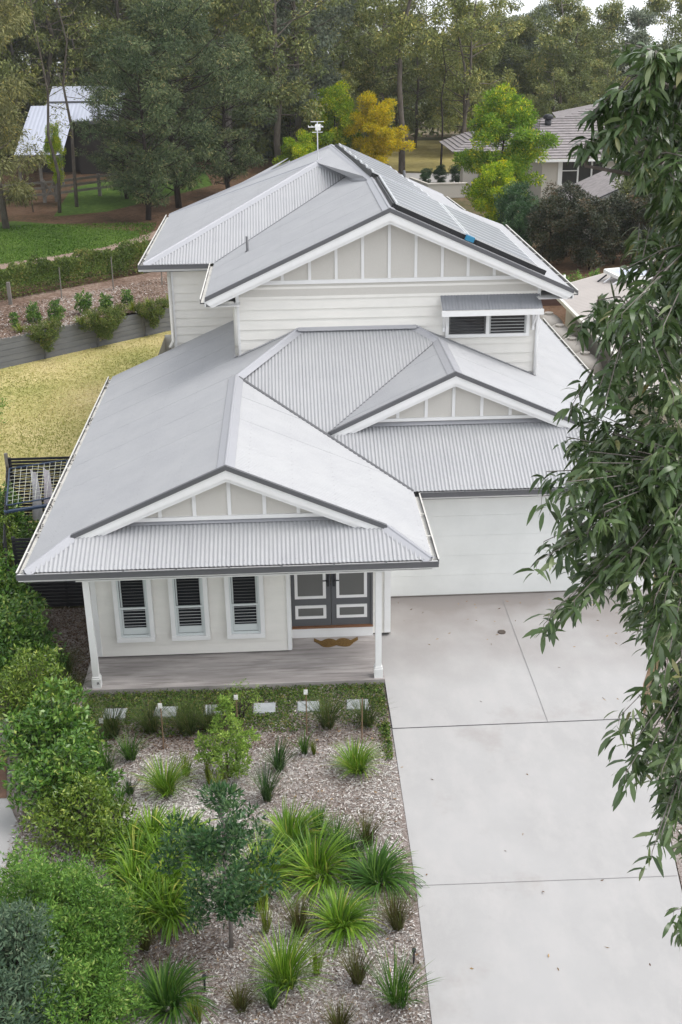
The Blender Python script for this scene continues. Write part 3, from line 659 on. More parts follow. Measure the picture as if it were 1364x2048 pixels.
# right background: road and dry verge
strip('road', [(-6, 84), (8, 80), (16, 76.5), (24, 75), (45, 76)], 5.5, .012, M['road'])
sheetmesh('verge', [(0, 100), (4, 86), (12, 82), (22, 79), (34, 78.5), (50, 80), (52, 104), (0, 108)], .006, M['fadelawn'])

# front: driveway with slope up to the garage
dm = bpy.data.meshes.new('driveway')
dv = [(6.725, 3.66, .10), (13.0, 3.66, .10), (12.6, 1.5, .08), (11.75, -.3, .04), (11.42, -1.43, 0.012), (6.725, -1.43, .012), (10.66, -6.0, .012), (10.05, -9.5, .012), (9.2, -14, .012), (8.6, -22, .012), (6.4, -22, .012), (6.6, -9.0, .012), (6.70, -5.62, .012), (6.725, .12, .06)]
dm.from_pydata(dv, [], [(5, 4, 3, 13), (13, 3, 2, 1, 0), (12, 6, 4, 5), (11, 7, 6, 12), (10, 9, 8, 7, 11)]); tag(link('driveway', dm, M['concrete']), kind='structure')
sd = MB(); sd.bar((6.725, -1.43, -.01), (6.725, .11, .02), .01, .06); sd.bar((6.60, -9, -.03), (6.715, -5.6, -.03), .012, .08); sd.bar((6.715, -5.6, -.03), (6.72, -1.43, -.03), .012, .08)
tag(sd.build('driveway_edge', M['joint']), kind='structure')
jt = MB()
def jl(a, b, w=.018):
    a = Vector(a); b = Vector(b); d = (b - a).normalized(); n = Vector((-d.y, d.x, 0)) * w / 2; jt.poly([a - n, b - n, b + n, a + n])
jl((6.73, -1.43, .0165), (11.38, -1.41, .0165), .022); tag(jt.build('driveway_joint', M['joint']), kind='structure'); jt = MB(); jl((6.70, -5.62, .0165), (10.70, -5.66, .0165), .010)
jl((9.63, 3.3, .101), (9.63, -.1, .0575), .009); jl((9.63, -.1, .0575), (9.63, -1.42, .0175), .009)
tag(jt.build('driveway_joint', M['joint2']), kind='structure')
d = MB(); n = 14; c0 = (9.36, 1.9)
d.v = [(c0[0] + .085 * math.cos(6.283 * i / n), c0[1] + .085 * math.sin(6.283 * i / n), .089) for i in range(n)] + [(c0[0] + .085 * math.cos(6.283 * i / n), c0[1] + .085 * math.sin(6.283 * i / n), .06) for i in range(n)]
d.f = [tuple(range(n))] + [(i, (i + 1) % n, n + (i + 1) % n, n + i) for i in range(n)]
tag(d.build('drain_cover', M['drain']), 'small round brown drain cover set in the concrete driveway', 'drain cover')

sheetmesh('garden_bed', [(-2.2, 3.8), (.79, 3.8), (.79, .1), (6.72, .1), (6.71, -5.6), (6.59, -9), (6.4, -22), (-4, -22), (-4, 3.8)], .0, M['mulch'])
sheetmesh('side_bed', [(11.44, -1.4), (12.8, 1.5), (13.1, 3.6), (19, 3.6), (19, -22), (8.62, -22), (9.22, -14), (10.07, -9.5), (10.68, -6)], .004, M['mulch'])
sheetmesh('neighbour_driveway', [(-6, -3.05), (.02, -3.05), (.42, -3.9), (.2, -9), (-6, -9)], .012, M['concrete'])
sheetmesh('neighbour_paving', [(-6, -1.6), (-.3, -1.6), (.01, -3.04), (-6, -3.04)], .012, M['brickpave'])

# loose bark chips over the garden bed
rg = np.random.default_rng(11)
n = 95000
X = rg.uniform(.3, 6.68, n); Y = -8.9 + (rg.random(n) ** 1.15) * 9.4 - .4; k_ = X < 6.56 + .018 * (Y + 9) ; X, Y = X[k_], Y[k_]; n = len(X)
c = np.stack([X, Y, rg.uniform(.004, .03, n)], 1); d_ = rg.normal(size=(n, 3)) * [1, 1, .16]
pale = .55 + .25 * np.sin(X * 1.3 + 1) * np.cos(Y * 1.1 + .6) + .2 * np.exp(-((Y + 3.6) / 1.5) ** 2) - .3 * (Y > -1.9)
rnd = np.clip(pale + rg.normal(0, .24, n), 0, 1)
V, F, r = leaves(rg, c, d_, rg.uniform(.03, .085, n), rg.uniform(.010, .024, n), rnd=rnd)
M['chips'] = leafmat('bark_chips', [(0, (.07, .042, .028)), (.25, (.20, .145, .105)), (.45, (.36, .305, .27)), (.65, (.51, .49, .465)), (1, (.72, .69, .66))], .9, .1, 0)
Vb, Fb, rb = leaves(rg, np.stack([rg.uniform(-.9, .96, 9000), rg.uniform(.1, 3.8, 9000), rg.uniform(.004, .03, 9000)], 1), rg.normal(size=(9000, 3)) * [1, 1, .16], rg.uniform(.03, .09, 9000), rg.uniform(.012, .03, 9000), rnd=np.clip(rg.normal(.18, .14, 9000), 0, 1))
F = np.concatenate([F, Fb + len(V)]); V = np.concatenate([V, Vb]); r = np.concatenate([r, rb])
tag(link('bark_chips', fastmesh('bark_chips', V, F, r), M['chips']), kind='stuff')
n = 26000
X = rg.uniform(-14, 8.5, n); t_ = rg.random(n); Y = 24 + (X + 5) * .875 + t_ * 6.3; c = np.stack([X, Y, np.full(n, TZ + .02) + rg.random(n) * .03], 1)
V, F, r = leaves(rg, c, rg.normal(size=(n, 3)) * [1, 1, .2], rg.uniform(.05, .12, n), rg.uniform(.02, .04, n), rnd=np.clip(.38 + .15 * np.sin(X * 1.3) + rg.normal(0, .25, n), 0, 1))
tag(link('terrace_chips', fastmesh('terrace_chips', V, F, r), M['chips']), kind='stuff')
n = 9000
X = rg.uniform(11, 16, n); Y = rg.uniform(-9, 3, n); k_ = X > np.interp(Y, [-9, -6, -1.4, 1.5, 3], [10.2, 10.75, 11.5, 12.9, 13.1]); X, Y = X[k_], Y[k_]; n = len(X)
V, F, r = leaves(rg, np.stack([X, Y, rg.uniform(.01, .03, n)], 1), rg.normal(size=(n, 3)) * [1, 1, .16], .07, .022)
tag(link('side_bed_chips', fastmesh('side_bed_chips', V, F, r), M['chips']), kind='stuff')

# fallen leaves on the concrete and the bed
n = 420
X = np.concatenate([rg.uniform(6.8, 12, 70), rg.uniform(.8, 6.6, 350)]); Y = np.concatenate([np.where(rg.random(70) < .5, 3.3 - rg.random(70) ** 2 * 2, rg.uniform(-8, 3, 70)), rg.uniform(-8.8, -.3, 350)])
k_ = (X < 6.7) | (X < 10.4) | (Y > -1); X, Y = X[k_], Y[k_]; n = len(X); Z = np.where(X > 6.7, .018 + np.clip((Y + 1.4) * .0172, 0, .09), .035)
V, F, r = leaves(rg, np.stack([X, Y, Z + .004], 1), rg.normal(size=(n, 3)) * [1, 1, .05], rg.uniform(.05, .10, n), rg.uniform(.015, .03, n))
M['fallen'] = leafmat('fallen_leaf', [(0, (.10, .05, .02)), (.5, (.25, .15, .07)), (1, (.40, .28, .14))], .8, .2, 0)
tag(link('fallen_leaves', fastmesh('fallen_leaves', V, F, r), M['fallen']), kind='stuff')
# ground cover strip in front of the porch
M['cover'] = leafmat('ground_cover_leaf', [(0, (.03, .07, .012)), (.5, (.075, .14, .02)), (.8, (.13, .20, .03)), (1, (.26, .22, .08))], .6, .25, .2)
n = 30000
X = rg.uniform(.9, 6.68, n); Y = .1 - rg.random(n) ** .9 * 1.55
f_ = np.sin(X * 2.1) * .2 + np.sin(X * 5.3 + Y * 4) * .15; k_ = ~((np.abs(Y + .62) < .2) & (np.min(np.abs(X[:, None] - np.array([1.52, 2.48, 3.42, 4.35, 5.19, 6.13])), 1) < .23)) & (rg.random(n) < np.clip(1.35 - (-Y) * .75 + f_ - (X > 5.4) * .35, 0.05, 1)); X, Y = X[k_], Y[k_]
X = np.concatenate([X, 6.66 - np.abs(rg.normal(0, .09, 900))]); Y = np.concatenate([Y, -1.3 - rg.random(900) ** 1.6 * 1.1]); n = len(X)
c = np.stack([X, Y, rg.uniform(.01, .09, n)], 1)
V, F, r = leaves(rg, c, rg.normal(size=(n, 3)) * [1, 1, .5], rg.uniform(.03, .06, n), rg.uniform(.02, .035, n))
tag(link('ground_cover', fastmesh('ground_cover', V, F, r), M['cover']), kind='stuff')

# short grass blades of the dry back lawn
M['drygrass'] = leafmat('dry_grass_blade', [(0, (.24, .26, .07)), (.4, (.40, .38, .14)), (.7, (.52, .45, .21)), (1, (.60, .52, .29))], .9, .1, .15)
n = 45000
X = rg.uniform(-7.5, 2.2, n); Y = rg.uniform(8.8, 29, n); k_ = (Y < 28.6 + (X - .16) * .875) & ~((X > .9) & (Y < 18.2)); X, Y = X[k_], Y[k_]; n = len(X)
pt = .5 + .22 * np.sin(X * 1.1 + Y * .5) + .2 * np.sin(Y * .9 - X * .6 + 2) - .35 * np.exp(-((Y - 9) / 3) ** 2)*0 
V, F, r = leaves(rg, np.stack([X, Y, np.zeros(n)], 1), rg.normal(size=(n, 3)) * [.7, .7, .2] + [0, 0, .5], rg.uniform(.04, .11, n), .03, rnd=np.clip(pt + rg.normal(0, .12, n), 0, 1))
tag(link('lawn_grass', fastmesh('lawn_grass', V, F, r), M['drygrass']), kind='stuff')
M['greengrass'] = leafmat('green_grass_blade', [(0, (.03, .07, .01)), (.5, (.07, .14, .015)), (1, (.15, .22, .05))], .9, .1, .15)
n = 30000
X = rg.uniform(-16, -2.4, n); Y = rg.uniform(33, 50, n)
k_ = (Y > 38.6 + (X + 8) * .95) & (Y < 50.5 + (X + 8) * .3) | ((Y < 36.9 + (X + 8) * .9) & (Y > 31.0 + (X + 8) * .9)); X, Y = X[k_], Y[k_]; n = len(X)
V, F, r = leaves(rg, np.stack([X, Y, np.full(n, TZ)], 1), rg.normal(size=(n, 3)) * [.7, .7, .2] + [0, 0, .6], rg.uniform(.05, .14, n), .05, rnd=np.clip(.45 + .2 * np.sin(X * .9 + Y * .4) + rg.normal(0, .2, n), 0, 1))
tag(link('park_grass', fastmesh('park_grass', V, F, r), M['greengrass']), kind='stuff')

# stepping stones
ords = ['first', 'second', 'third', 'fourth', 'fifth', 'sixth']
for i, x in enumerate((1.52, 2.48, 3.42, 4.35, 5.19, 6.13)):
    b = MB(); rr = random.uniform(-.05, .05)
    q = [(-.21, -.17), (.21, -.17), (.22, .17), (-.2, .18)]
    b.v = [(u * math.cos(rr) - v_ * math.sin(rr), u * math.sin(rr) + v_ * math.cos(rr), z) for z in (-.03, .045) for u, v_ in q] + [(.94 * u, .94 * v_, .052) for u, v_ in q]
    b.f = [(0, 1, 5, 4), (1, 2, 6, 5), (2, 3, 7, 6), (3, 0, 4, 7), (4, 5, 9, 8), (5, 6, 10, 9), (6, 7, 11, 10), (7, 4, 8, 11), (8, 9, 10, 11)]
    o = b.build('stepping_stone', M['stone'], None); o.location = (x, -.62, 0)
    tag(o, ords[i] + ' grey stepping stone from the left in the ground cover before the porch', 'stepping stone', 'grey stepping stones along the front of the porch')
# doormat : moustache-shaped coir
pts = []
for t in np.linspace(0, 1, 15): pts.append((.47 * t, .075 + .035 * math.sin(math.pi * min(1, t * 1.25)) - .0 * t + .05 * max(0, t - .75) * 4 * (t > .8)))
top = [(x, .04 + .055 * math.sin(min(1, x / .30) * math.pi) ** .8 * (x < .30) + (0 if x < .30 else 0) + (max(0, x - .33) * .55)) for x, _ in pts]
bot = [(x, -.07 - .045 * math.sin(min(x, .38) / .38 * math.pi) + max(0, x - .28) * .62) for x, _ in pts]
outl = [(x, y) for x, y in bot] + [(x, y) for x, y in reversed(top)]
mm = MB()
for sgn in (1, -1):
    for i in range(14):
        q = [bot[i], bot[i+1], top[i+1], top[i]]
        mm.poly([(sgn * x, y, .018) for x, y in q][::sgn])
        mm.poly([(sgn * bot[i][0], bot[i][1], 0), (sgn * bot[i+1][0], bot[i+1][1], 0), (sgn * bot[i+1][0], bot[i+1][1], .018), (sgn * bot[i][0], bot[i][1], .018)][::sgn])
        mm.poly([(sgn * top[i][0], top[i][1], 0), (sgn * top[i+1][0], top[i+1][1], 0), (sgn * top[i+1][0], top[i+1][1], .018), (sgn * top[i][0], top[i][1], .018)][::-sgn])
for q in range(len(mm.v)): mm.v[q] = (mm.v[q][0] * .98, mm.v[q][1] * 1.6, mm.v[q][2])
o = mm.build('doormat', M['coir']); o.location = (5.83, 1.63, .122); tag(o, 'brown moustache-shaped coir doormat lying before the front doors', 'doormat')

# ================================================================ FENCES, WALLS, YARD THINGS
def slat_fence(x0, x1, y, z0, z1, label, gap=.085, hgt=.062):
    r = thing('slat_fence', (x0, y, z0), label, 'fence', 'black slatted fences beside the house')
    b = MB(); z = z0 + .05
    while z < z1: b.box(x0, x1, y - .012, y + .012, z, z + hgt); z += gap
    b.build('slats', M['slat'], r)
    for x in np.linspace(x0 + .03, x1 - .03, 3):
        b = MB(); b.box(x - .035, x + .035, y + .013, y + .07, z0, z1 + .03); b.build('fence_post', M['slat'], r)
    return r
slat_fence(-2.25, .95, 8.72, 0, 1.78, 'black slatted fence across the side yard behind the clothesline')
slat_fence(-1.15, .96, 3.86, 0, 1.72, 'black slatted side gate fence nearest the porch')
b = MB(); b.box(-2.32, -2.25, 8.66, 8.76, 0, 1.95); tag(b.build('timber_post', M['rail']), 'pale post at the far left end of the back yard fence', 'post')
# side boundary fence of dark slats
r = thing('side_fence', (-2.3, 3.9, 0), 'dark side boundary fence running back behind the green hedge', 'fence')
b = MB(); z = .05
while z < 1.6: b.bar((-1.35, 3.9, z), (-2.3, 8.7, z), .02, .06); z += .085
b.build('slats', M['slat'], r)
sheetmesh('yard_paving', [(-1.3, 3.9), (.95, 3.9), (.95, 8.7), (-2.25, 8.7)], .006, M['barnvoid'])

cl = thing('clothesline', (-1.6, 5.6, 0), 'folding clothesline frame with crossed lines in the side yard', 'clothesline')
b = MB()
fr = [(-1.95, 7.6, 1.95), (-.62, 8.1, 1.95), (-.35, 5.85, 1.9), (-1.55, 5.35, 1.9)]
for i in range(4): b.tube([fr[i], fr[(i+1) % 4]], .022, 6)
b.build('frame', M['frame_blue'], cl, True)
b = MB(); A = [Vector(q) for q in fr]
for k in range(1, 9): t = k / 9; b.bar(A[0].lerp(A[3], t), A[1].lerp(A[2], t), .007, .007)
for k in range(1, 10): t = k / 10; b.bar(A[0].lerp(A[1], t), A[3].lerp(A[2], t), .008, .008)
b.build('line', M['cord'], cl)
for q in (fr[3], (-.42, 5.8, 1.9)):
    b = MB(); b.tube([(q[0], q[1], 0), q], .03, 6); b.build('post', M['blackmetal'], cl)
b = MB(); b.tube([(-1.62, 5.32, 1.75), (-.35, 5.75, 1.75)], .045, 6); b.build('arm', M['frame_blue'], cl)
for i, (x, y, l) in enumerate(((-1.34, 7.0, 'left'), (-1.06, 7.1, 'right'))):
    V = []; Fc = []
    for a_ in range(9):
        for c_ in range(9):
            s_ = a_ / 8; t = c_ / 8
            V.append((x + (s_ - .5) * .20 * (1 + t * .7) + .02 * math.sin(t * 5 + i), y + .55 - s_ * .25 + .03 * math.sin(s_ * 9 + t * 3), 1.93 - t * 1.35))
    for a_ in range(8):
        for c_ in range(8): k = a_ * 9 + c_; Fc.append((k, k + 1, k + 10, k + 9))
    me = bpy.data.meshes.new('towel'); me.from_pydata(V, [], Fc); me.polygons.foreach_set('use_smooth', [True] * len(Fc))
    tag(link('towel', me, M['towel']), l + ' of the two long pale lilac cloths hanging from the clothesline', 'towel', 'cloths on the clothesline')

# retaining wall of grey sleepers in bays
rwt = thing('retaining_wall', (-5.9, 23.5, 0), 'low grey sleeper retaining wall between the dry lawn and the terraced bed', 'retaining wall')
def pt(t): # point along the wall
    pts = [Vector((x, y, 0)) for x, y in wl]; 
    for i in range(3):
        Ls = (pts[i+1] - pts[i]).length
        if t <= Ls or i == 2: return pts[i].lerp(pts[i+1], t / Ls), (pts[i+1] - pts[i]).normalized()
        t -= Ls
bays = [0, 3.7, 6.1, 8.5, 10.9, 13.3, 15.7, 18.0, 20.4, 22.8, 25.2, 27.6]
for i in range(len(bays) - 1):
    a_, d1 = pt(bays[i]); b_, d2 = pt(bays[i+1]); tp = 1.12 - (.0 if i < 6 else .16)
    if i >= 6: tp = 1.0
    b = MB(); z = 0; nn = 5
    for k in range(nn):
        zz = tp * (k + 1) / nn; off = Vector((d1.y, -d1.x, 0)) * .0
        b.bar(a_ + d1 * .04 + Vector((0, 0, z + .006)), b_ - d1 * .04 + Vector((0, 0, z + .006)), .09, zz - z - .012, (0, 0, 1), -(zz - z - .012) / 2); z = zz
    b.build('sleeper_bay', M['sleeper'], rwt)
    b = MB(); b.box(a_.x - .045, a_.x + .045, a_.y - .06, a_.y + .06, 0, tp + .03); b.build('wall_post', M['gutter'], rwt)

# ================================================================ PLANTS
def blades(rg, n, h, spread, wdt, arch, stiff=.5):
    """grass tussock around the origin: n arching blades"""
    az = rg.uniform(0, 2 * math.pi, n); lean = rg.random(n) ** .7 * arch
    L = h * rg.uniform(.65, 1.12, n) * (1 + lean * .25)
    rr = spread * .16 * np.sqrt(rg.random(n)); c = np.stack([rr * np.cos(az + 1), rr * np.sin(az + 1), np.zeros(n)], 1)
    hz = np.stack([np.cos(az), np.sin(az), np.zeros(n)], 1); side = np.stack([-np.sin(az), np.cos(az), np.zeros(n)], 1)
    ts = np.array([0, .3, .6, .85, 1]); V = []; ang = lean * .55
    p = c.copy(); ws = [.6, 1, .85, .5, .03]
    ti = rg.uniform(-.5, .5, n)
    for i, t in enumerate(ts):
        if i:
            a = ang + lean * (t ** 1.6) * (1 - stiff) * 2.1
            p = p + (hz * np.sin(a)[:, None] + np.array([0, 0, 1]) * np.cos(a)[:, None]) * (L * (ts[i] - ts[i-1]))[:, None]
        sd = side * np.cos(ti)[:, None] + np.array([0, 0, 1]) * np.sin(ti)[:, None] * .5
        V += [p + sd * wdt / 2 * ws[i], p - sd * wdt / 2 * ws[i]]
    V = np.stack(V, 1).reshape(-1, 3); k = np.arange(n)[:, None] * 10
    F = np.concatenate([k + [2*i, 2*i+2, 2*i+3, 2*i+1] for i in range(4)], 1).reshape(-1, 4)
    V[:, 2] = np.maximum(V[:, 2], .01)
    return V, F, np.repeat(np.where(rg.random(n) < .05, 1.0, rg.random(n) * .93), 4)
M['gr_bright'] = leafmat('strap_leaf_bright', [(0, (0.055, 0.132, 0.009)), (.5, (0.132, 0.264, 0.017)), (.85, (0.220, 0.363, 0.033)), (1, (0.418, 0.440, 0.088))], .45, .4, .25)
M['gr_mid'] = leafmat('tussock_green', [(0, (0.028, 0.083, 0.011)), (.6, (0.066, 0.165, 0.022)), (1, (0.165, 0.275, 0.044))], .5, .35, .25)
M['gr_dark'] = leafmat('tussock_dark', [(0, (.015, .045, .012)), (.6, (.04, .10, .02)), (1, (.10, .17, .04))], .5, .35, .2)
M['gr_yel'] = leafmat('tussock_yellow_green', [(0, (.07, .11, .01)), (.6, (.16, .22, .02)), (1, (.30, .32, .05))], .5, .3, .25)
M['gr_brown'] = leafmat('tussock_browning', [(0, (.05, .04, .015)), (.4, (.10, .085, .03)), (.7, (.09, .13, .025)), (1, (.20, .18, .07))], .7, .2, .2)
M['gr_fine'] = leafmat('fine_rush', [(0, (.02, .04, .01)), (.5, (.05, .085, .02)), (.85, (.11, .15, .035)), (1, (.22, .18, .08))], .6, .2, .2)
K = dict(bright=('gr_bright', 210, .020, 1.25, .25), mid=('gr_mid', 150, .012, .75, .5), dark=('gr_dark', 150, .011, .75, .5), yel=('gr_yel', 110, .010, .45, .6),
         brown=('gr_brown', 340, .007, .85, .7), merged=('gr_bright', 170, .028, 1.35, .15), fine=('gr_fine', 260, .006, .9, .5), straps=('gr_mid', 200, .022, 1.2, .3))
GR_ = 'grass tussocks planted in the front garden bed'
clumps = [
 (1.66, -2.51, .73, .44, 'mid', 'tall dark green tussock at the left edge of the mulch, left of its neighbour'),
 (2.00, -2.07, .50, .49, 'mid', 'dark green tussock just behind and right of the tall one at the left edge'),
 (2.74, -3.11, .66, .47, 'bright2', 'bright green upright tussock on the pale mulch at left'),
 (3.01, -2.62, .46, .35, 'yel', 'small yellowish tussock behind the bright one at left'),
 (2.11, -3.07, .31, .26, 'dark', 'smallest dark tuft on the pale mulch at left'),
 (3.42, -2.89, .61, .22, 'yel', 'narrow yellow-green tussock below the pale green shrub'),
 (3.67, -3.36, .66, .34, 'yel', 'upright yellow-green tussock in front of the narrow one'),
 (4.64, -2.55, .58, .44, 'dark', 'dark green tussock right of the pale green shrub'),
 (4.44, -3.41, .65, .42, 'dark', 'dark blue-green tussock in the middle of the pale mulch'),
 (5.09, -2.10, .43, .27, 'mid', 'small green tuft beside a thin stake in the middle of the bed'),
 (5.26, -2.16, .32, .13, 'yel', 'thin little tuft right next to the small green tuft'),
 (6.00, -2.70, .55, .57, 'bright2', 'round bright green tussock near the driveway, highest up the bed'),
 (6.03, -4.64, .52, .42, 'brown', 'browning dome-shaped tussock above the big strappy clumps by the driveway'),
 (5.24, -5.30, .85, .99, 'bright', 'big bright arching strap-leaf clump in the middle of the bed'),
 (6.12, -5.50, .72, .95, 'straps', 'wide strap-leaf clump spilling over the driveway edge'),
 (5.52, -6.42, .66, .70, 'bright', 'round starburst strap-leaf clump with pale green blades'),
 (4.85, -4.55, .76, .90, 'bright', 'upright strap-leaf clump behind the big arching one'),
 (4.40, -5.45, .85, .60, 'bright', 'yellow-green strap clump right beside the dark young tree'),
 (4.44, -6.45, .55, .25, 'yel', 'thin yellow-green clump below the strap clump by the young tree'),
 (4.35, -5.95, .75, .5, 'yel', 'yellow-green clump right of the young tree trunk'),
 (4.93, -6.51, .56, .38, 'brown', 'grey-green domed tussock left of the starburst clump'),
 (6.34, -6.49, .58, .42, 'brown', 'browning domed tussock beside the driveway, right of the starburst clump'),
 (4.72, -7.46, .75, .54, 'bright2', 'bright green arching tussock in the lower middle of the bed'),
 (5.15, -7.28, .45, .28, 'yel', 'loose thin green tuft right of the lower middle tussock'),
 (5.69, -7.48, .58, .36, 'brown', 'green-topped domed tussock with brown base near the bottom right'),
 (6.21, -7.87, .70, .62, 'mid', 'dark green spiky tussock nearest the bottom of the driveway edge'),
 (4.12, -7.83, .36, .36, 'brown', 'brown dried tussock near the bottom centre of the bed'),
 (4.55, -7.83, .44, .27, 'mid', 'thin green tuft right of the brown dried tussock'),
 (5.43, -8.25, .39, .36, 'brown', 'olive domed tussock cut by the bottom edge of the photo'),
 (2.74, -6.68, .34, .24, 'brown', 'small reddish-brown tuft beside the big green shrub'),
 (3.15, -7.72, .70, .85, 'straps', 'large dark green arching strap clump at the bottom left of the bed'),
 (3.55, -8.0, .4, .4, 'yel', 'pale green tuft right of the large dark strap clump'),
 (2.00, -3.74, .60, .25, 'mid', 'thin upright tuft in front of the lilly pilly shrubs'),
 (1.58, -1.31, .75, .60, 'fine', 'fine-leaved rush clump before the first stepping stone'),
 (2.28, -1.23, .72, .65, 'fine', 'fine-leaved rush clump before the second stepping stone'),
 (2.95, -1.33, .78, .75, 'fine', 'fine-leaved rush clump left of the pale green shrub'),
 (3.35, -1.25, .6, .55, 'fine', 'fine-leaved rush clump tucked behind the pale green shrub'),
 (5.53, -1.31, .76, .62, 'fine', 'fine-leaved rush clump before the fifth stepping stone'),
 (6.26, -1.28, .62, .56, 'fine', 'fine-leaved rush clump beside the driveway at the last stepping stone'),
 (.55, .2, .56, .68, 'fine', 'dark rush clump at the left foot of the porch slab'),
 (.35, 1.0, .6, .7, 'fine', 'dark rush clump beside the house wall left of the porch')]
SS = [(2.26, -4.50), (2.65, -4.30), (3.09, -4.43), (2.85, -4.9), (2.49, -5.40), (2.95, -5.45), (2.45, -4.95), (2.60, -6.0), (3.00, -6.05), (2.75, -5.75), (3.3, -4.75)]
for x, y in SS: clumps.append((x, y, .60, .75, 'merged', 'one of the merged strap-leaf clumps between the rounded green shrub and the dark young tree'))
for x, y in ((5.55, -4.7), (4.95, -5.0), (5.75, -5.0), (5.3, -4.35)): clumps.append((x, y, .55, .5, 'mid', 'one of the smaller green tufts filling in behind the big strap-leaf clumps near the driveway'))
for i, (x, y, hh, ww, kd, lb) in enumerate(clumps):
    k2 = 'mid' if kd == 'bright2' else kd; mt, nb, wd, ar, stf = K[k2]
    if kd == 'bright2': mt = 'gr_bright'; nb = 240; wd = .013; ar = 1.0; ww *= 1.25
    rg = np.random.default_rng(100 + i); nb = int(nb * min(1.4, max(.4, ww / .5)))
    V, F, r = blades(rg, nb, hh * (.88 if kd in ('bright', 'straps') else .95), ww, wd, ar * (.7 + ww / max(hh, .1) * .35), stf)
    o = link('grass_tussock', fastmesh('grass_tussock', V, F, r), M[mt]); o.location = (x, y, 0); o.rotation_euler = (rg.normal(0, .05), rg.normal(0, .05), 0)
    tag(o, lb, 'grass tussock', 'merged strap-leaf clumps' if lb.startswith('one of the merged') else 'small filler tufts' if lb.startswith('one of') else GR_)

def crown(rg, cl, per, L, W, droop=.2, out=.8, up=.25, segs=1, shell=.35, rndf=None, curve=0.):
    """leaves round cluster balls. cl rows: x,y,z,rx,ry,rz"""
    cl = np.asarray(cl, float); C = []; D = []; RN = []
    for row in cl:
        n = max(6, int(per * (row[3] * row[5])))
        v, q = ball(rg, n, shell)
        C.append(row[:3] + q * row[3:6]); D.append(v * out + rg.normal(0, .45, (n, 3)) + [0, 0, up - droop])
        RN.append(np.clip(rg.normal(.5, .22, n) + rg.normal(0, .13), 0, 1))
    C = np.concatenate(C); D = np.concatenate(D); RN = np.concatenate(RN); n = len(C)
    return leaves(rg, C, D, L * rg.uniform(.7, 1.25, n), W * rg.uniform(.8, 1.2, n), rnd=RN, segs=segs, curve=curve)
def shrub(name, label, cat, loc, balls, per, L, W, m, group=None, stem=.03, seed=0, sub=5, droop=.2, stemmat='darkbark', **kw):
    """balls: rows x,y,z,r relative to loc; every ball is split into leafy clumps"""
    rg = np.random.default_rng(seed); r = thing(name, loc, label, cat, group)
    cl = []; st = MB()
    for (x, y, z, rad) in balls:
        v, q = ball(rg, int(sub * 6), .75)
        for a in q:
            s = rad * rg.uniform(.16, .42); cl.append((x + a[0] * rad * .85, y + a[1] * rad * .85, max(z + a[2] * rad * .85, s * .6), s, s, s * .85))
        st.tube([(x * .15, y * .15, 0), (x * .5, y * .5, z * .55), (x, y, z)], [stem, stem * .7, stem * .3], 5)
        for a in q[::3]: st.tube([(x * .5, y * .5, z * .6), (x + a[0] * rad * .8, y + a[1] * rad * .8, z + a[2] * rad * .8)], [stem * .4, stem * .12], 4, False)
    for (x, y, z, rad) in balls:      # young shoots sticking out of the mass
        for a in unit(rg.normal(size=(int(sub * 2.2), 3)) + [0, 0, .5]):
            for t in (.95, 1.10, 1.22): cl.append((x + a[0] * rad * t, y + a[1] * rad * t, max(.05, z + a[2] * rad * t), rad * .11 * (1.6 - t * .7), rad * .11 * (1.6 - t * .7), rad * .12 * (1.7 - t * .7)))
    V, F, rr = crown(rg, cl, per, L, W, droop, **kw)
    V[:, 2] = np.maximum(V[:, 2], .01)
    link('foliage', fastmesh('foliage', V, F, rr), M[m], r, True); st.build('stem', M[stemmat], r, True, local=True)
    return r
M['lilly'] = leafmat('lilly_pilly_leaf', [(0, (0.023, 0.072, 0.011)), (.35, (0.057, 0.145, 0.018)), (.65, (0.115, 0.229, 0.032)), (.9, (0.230, 0.350, 0.064)), (1, (0.345, 0.411, 0.092))], .32, .5, .2)
M['box'] = leafmat('bright_shrub_leaf', [(0, (0.044, 0.113, 0.021)), (.5, (0.111, 0.240, 0.035)), (.85, (0.209, 0.353, 0.060)), (1, (0.344, 0.439, 0.120))], .5, .3, .25)
M['greysh'] = leafmat('grey_green_leaf', [(0, (0.039, 0.079, 0.050)), (.5, (0.093, 0.152, 0.088)), (.9, (0.171, 0.238, 0.139)), (1, (0.265, 0.317, 0.201))], .55, .3, .2)
M['palegr'] = leafmat('pale_green_leaf', [(0, (0.106, 0.185, 0.032)), (.5, (0.198, 0.330, 0.053)), (1, (0.396, 0.502, 0.106))], .5, .3, .3)
M['darkgr'] = leafmat('deep_green_leaf', [(0, (0.017, 0.057, 0.020)), (.5, (0.034, 0.098, 0.029)), (1, (0.103, 0.184, 0.059))], .35, .5, .2)
M['hedge'] = leafmat('hedge_leaf', [(0, (0.045, 0.075, 0.016)), (.5, (0.105, 0.156, 0.030)), (.85, (0.194, 0.238, 0.053)), (1, (0.327, 0.267, 0.094))], .6, .25, .2)
LP = 'lilly pilly shrubs along the left side'
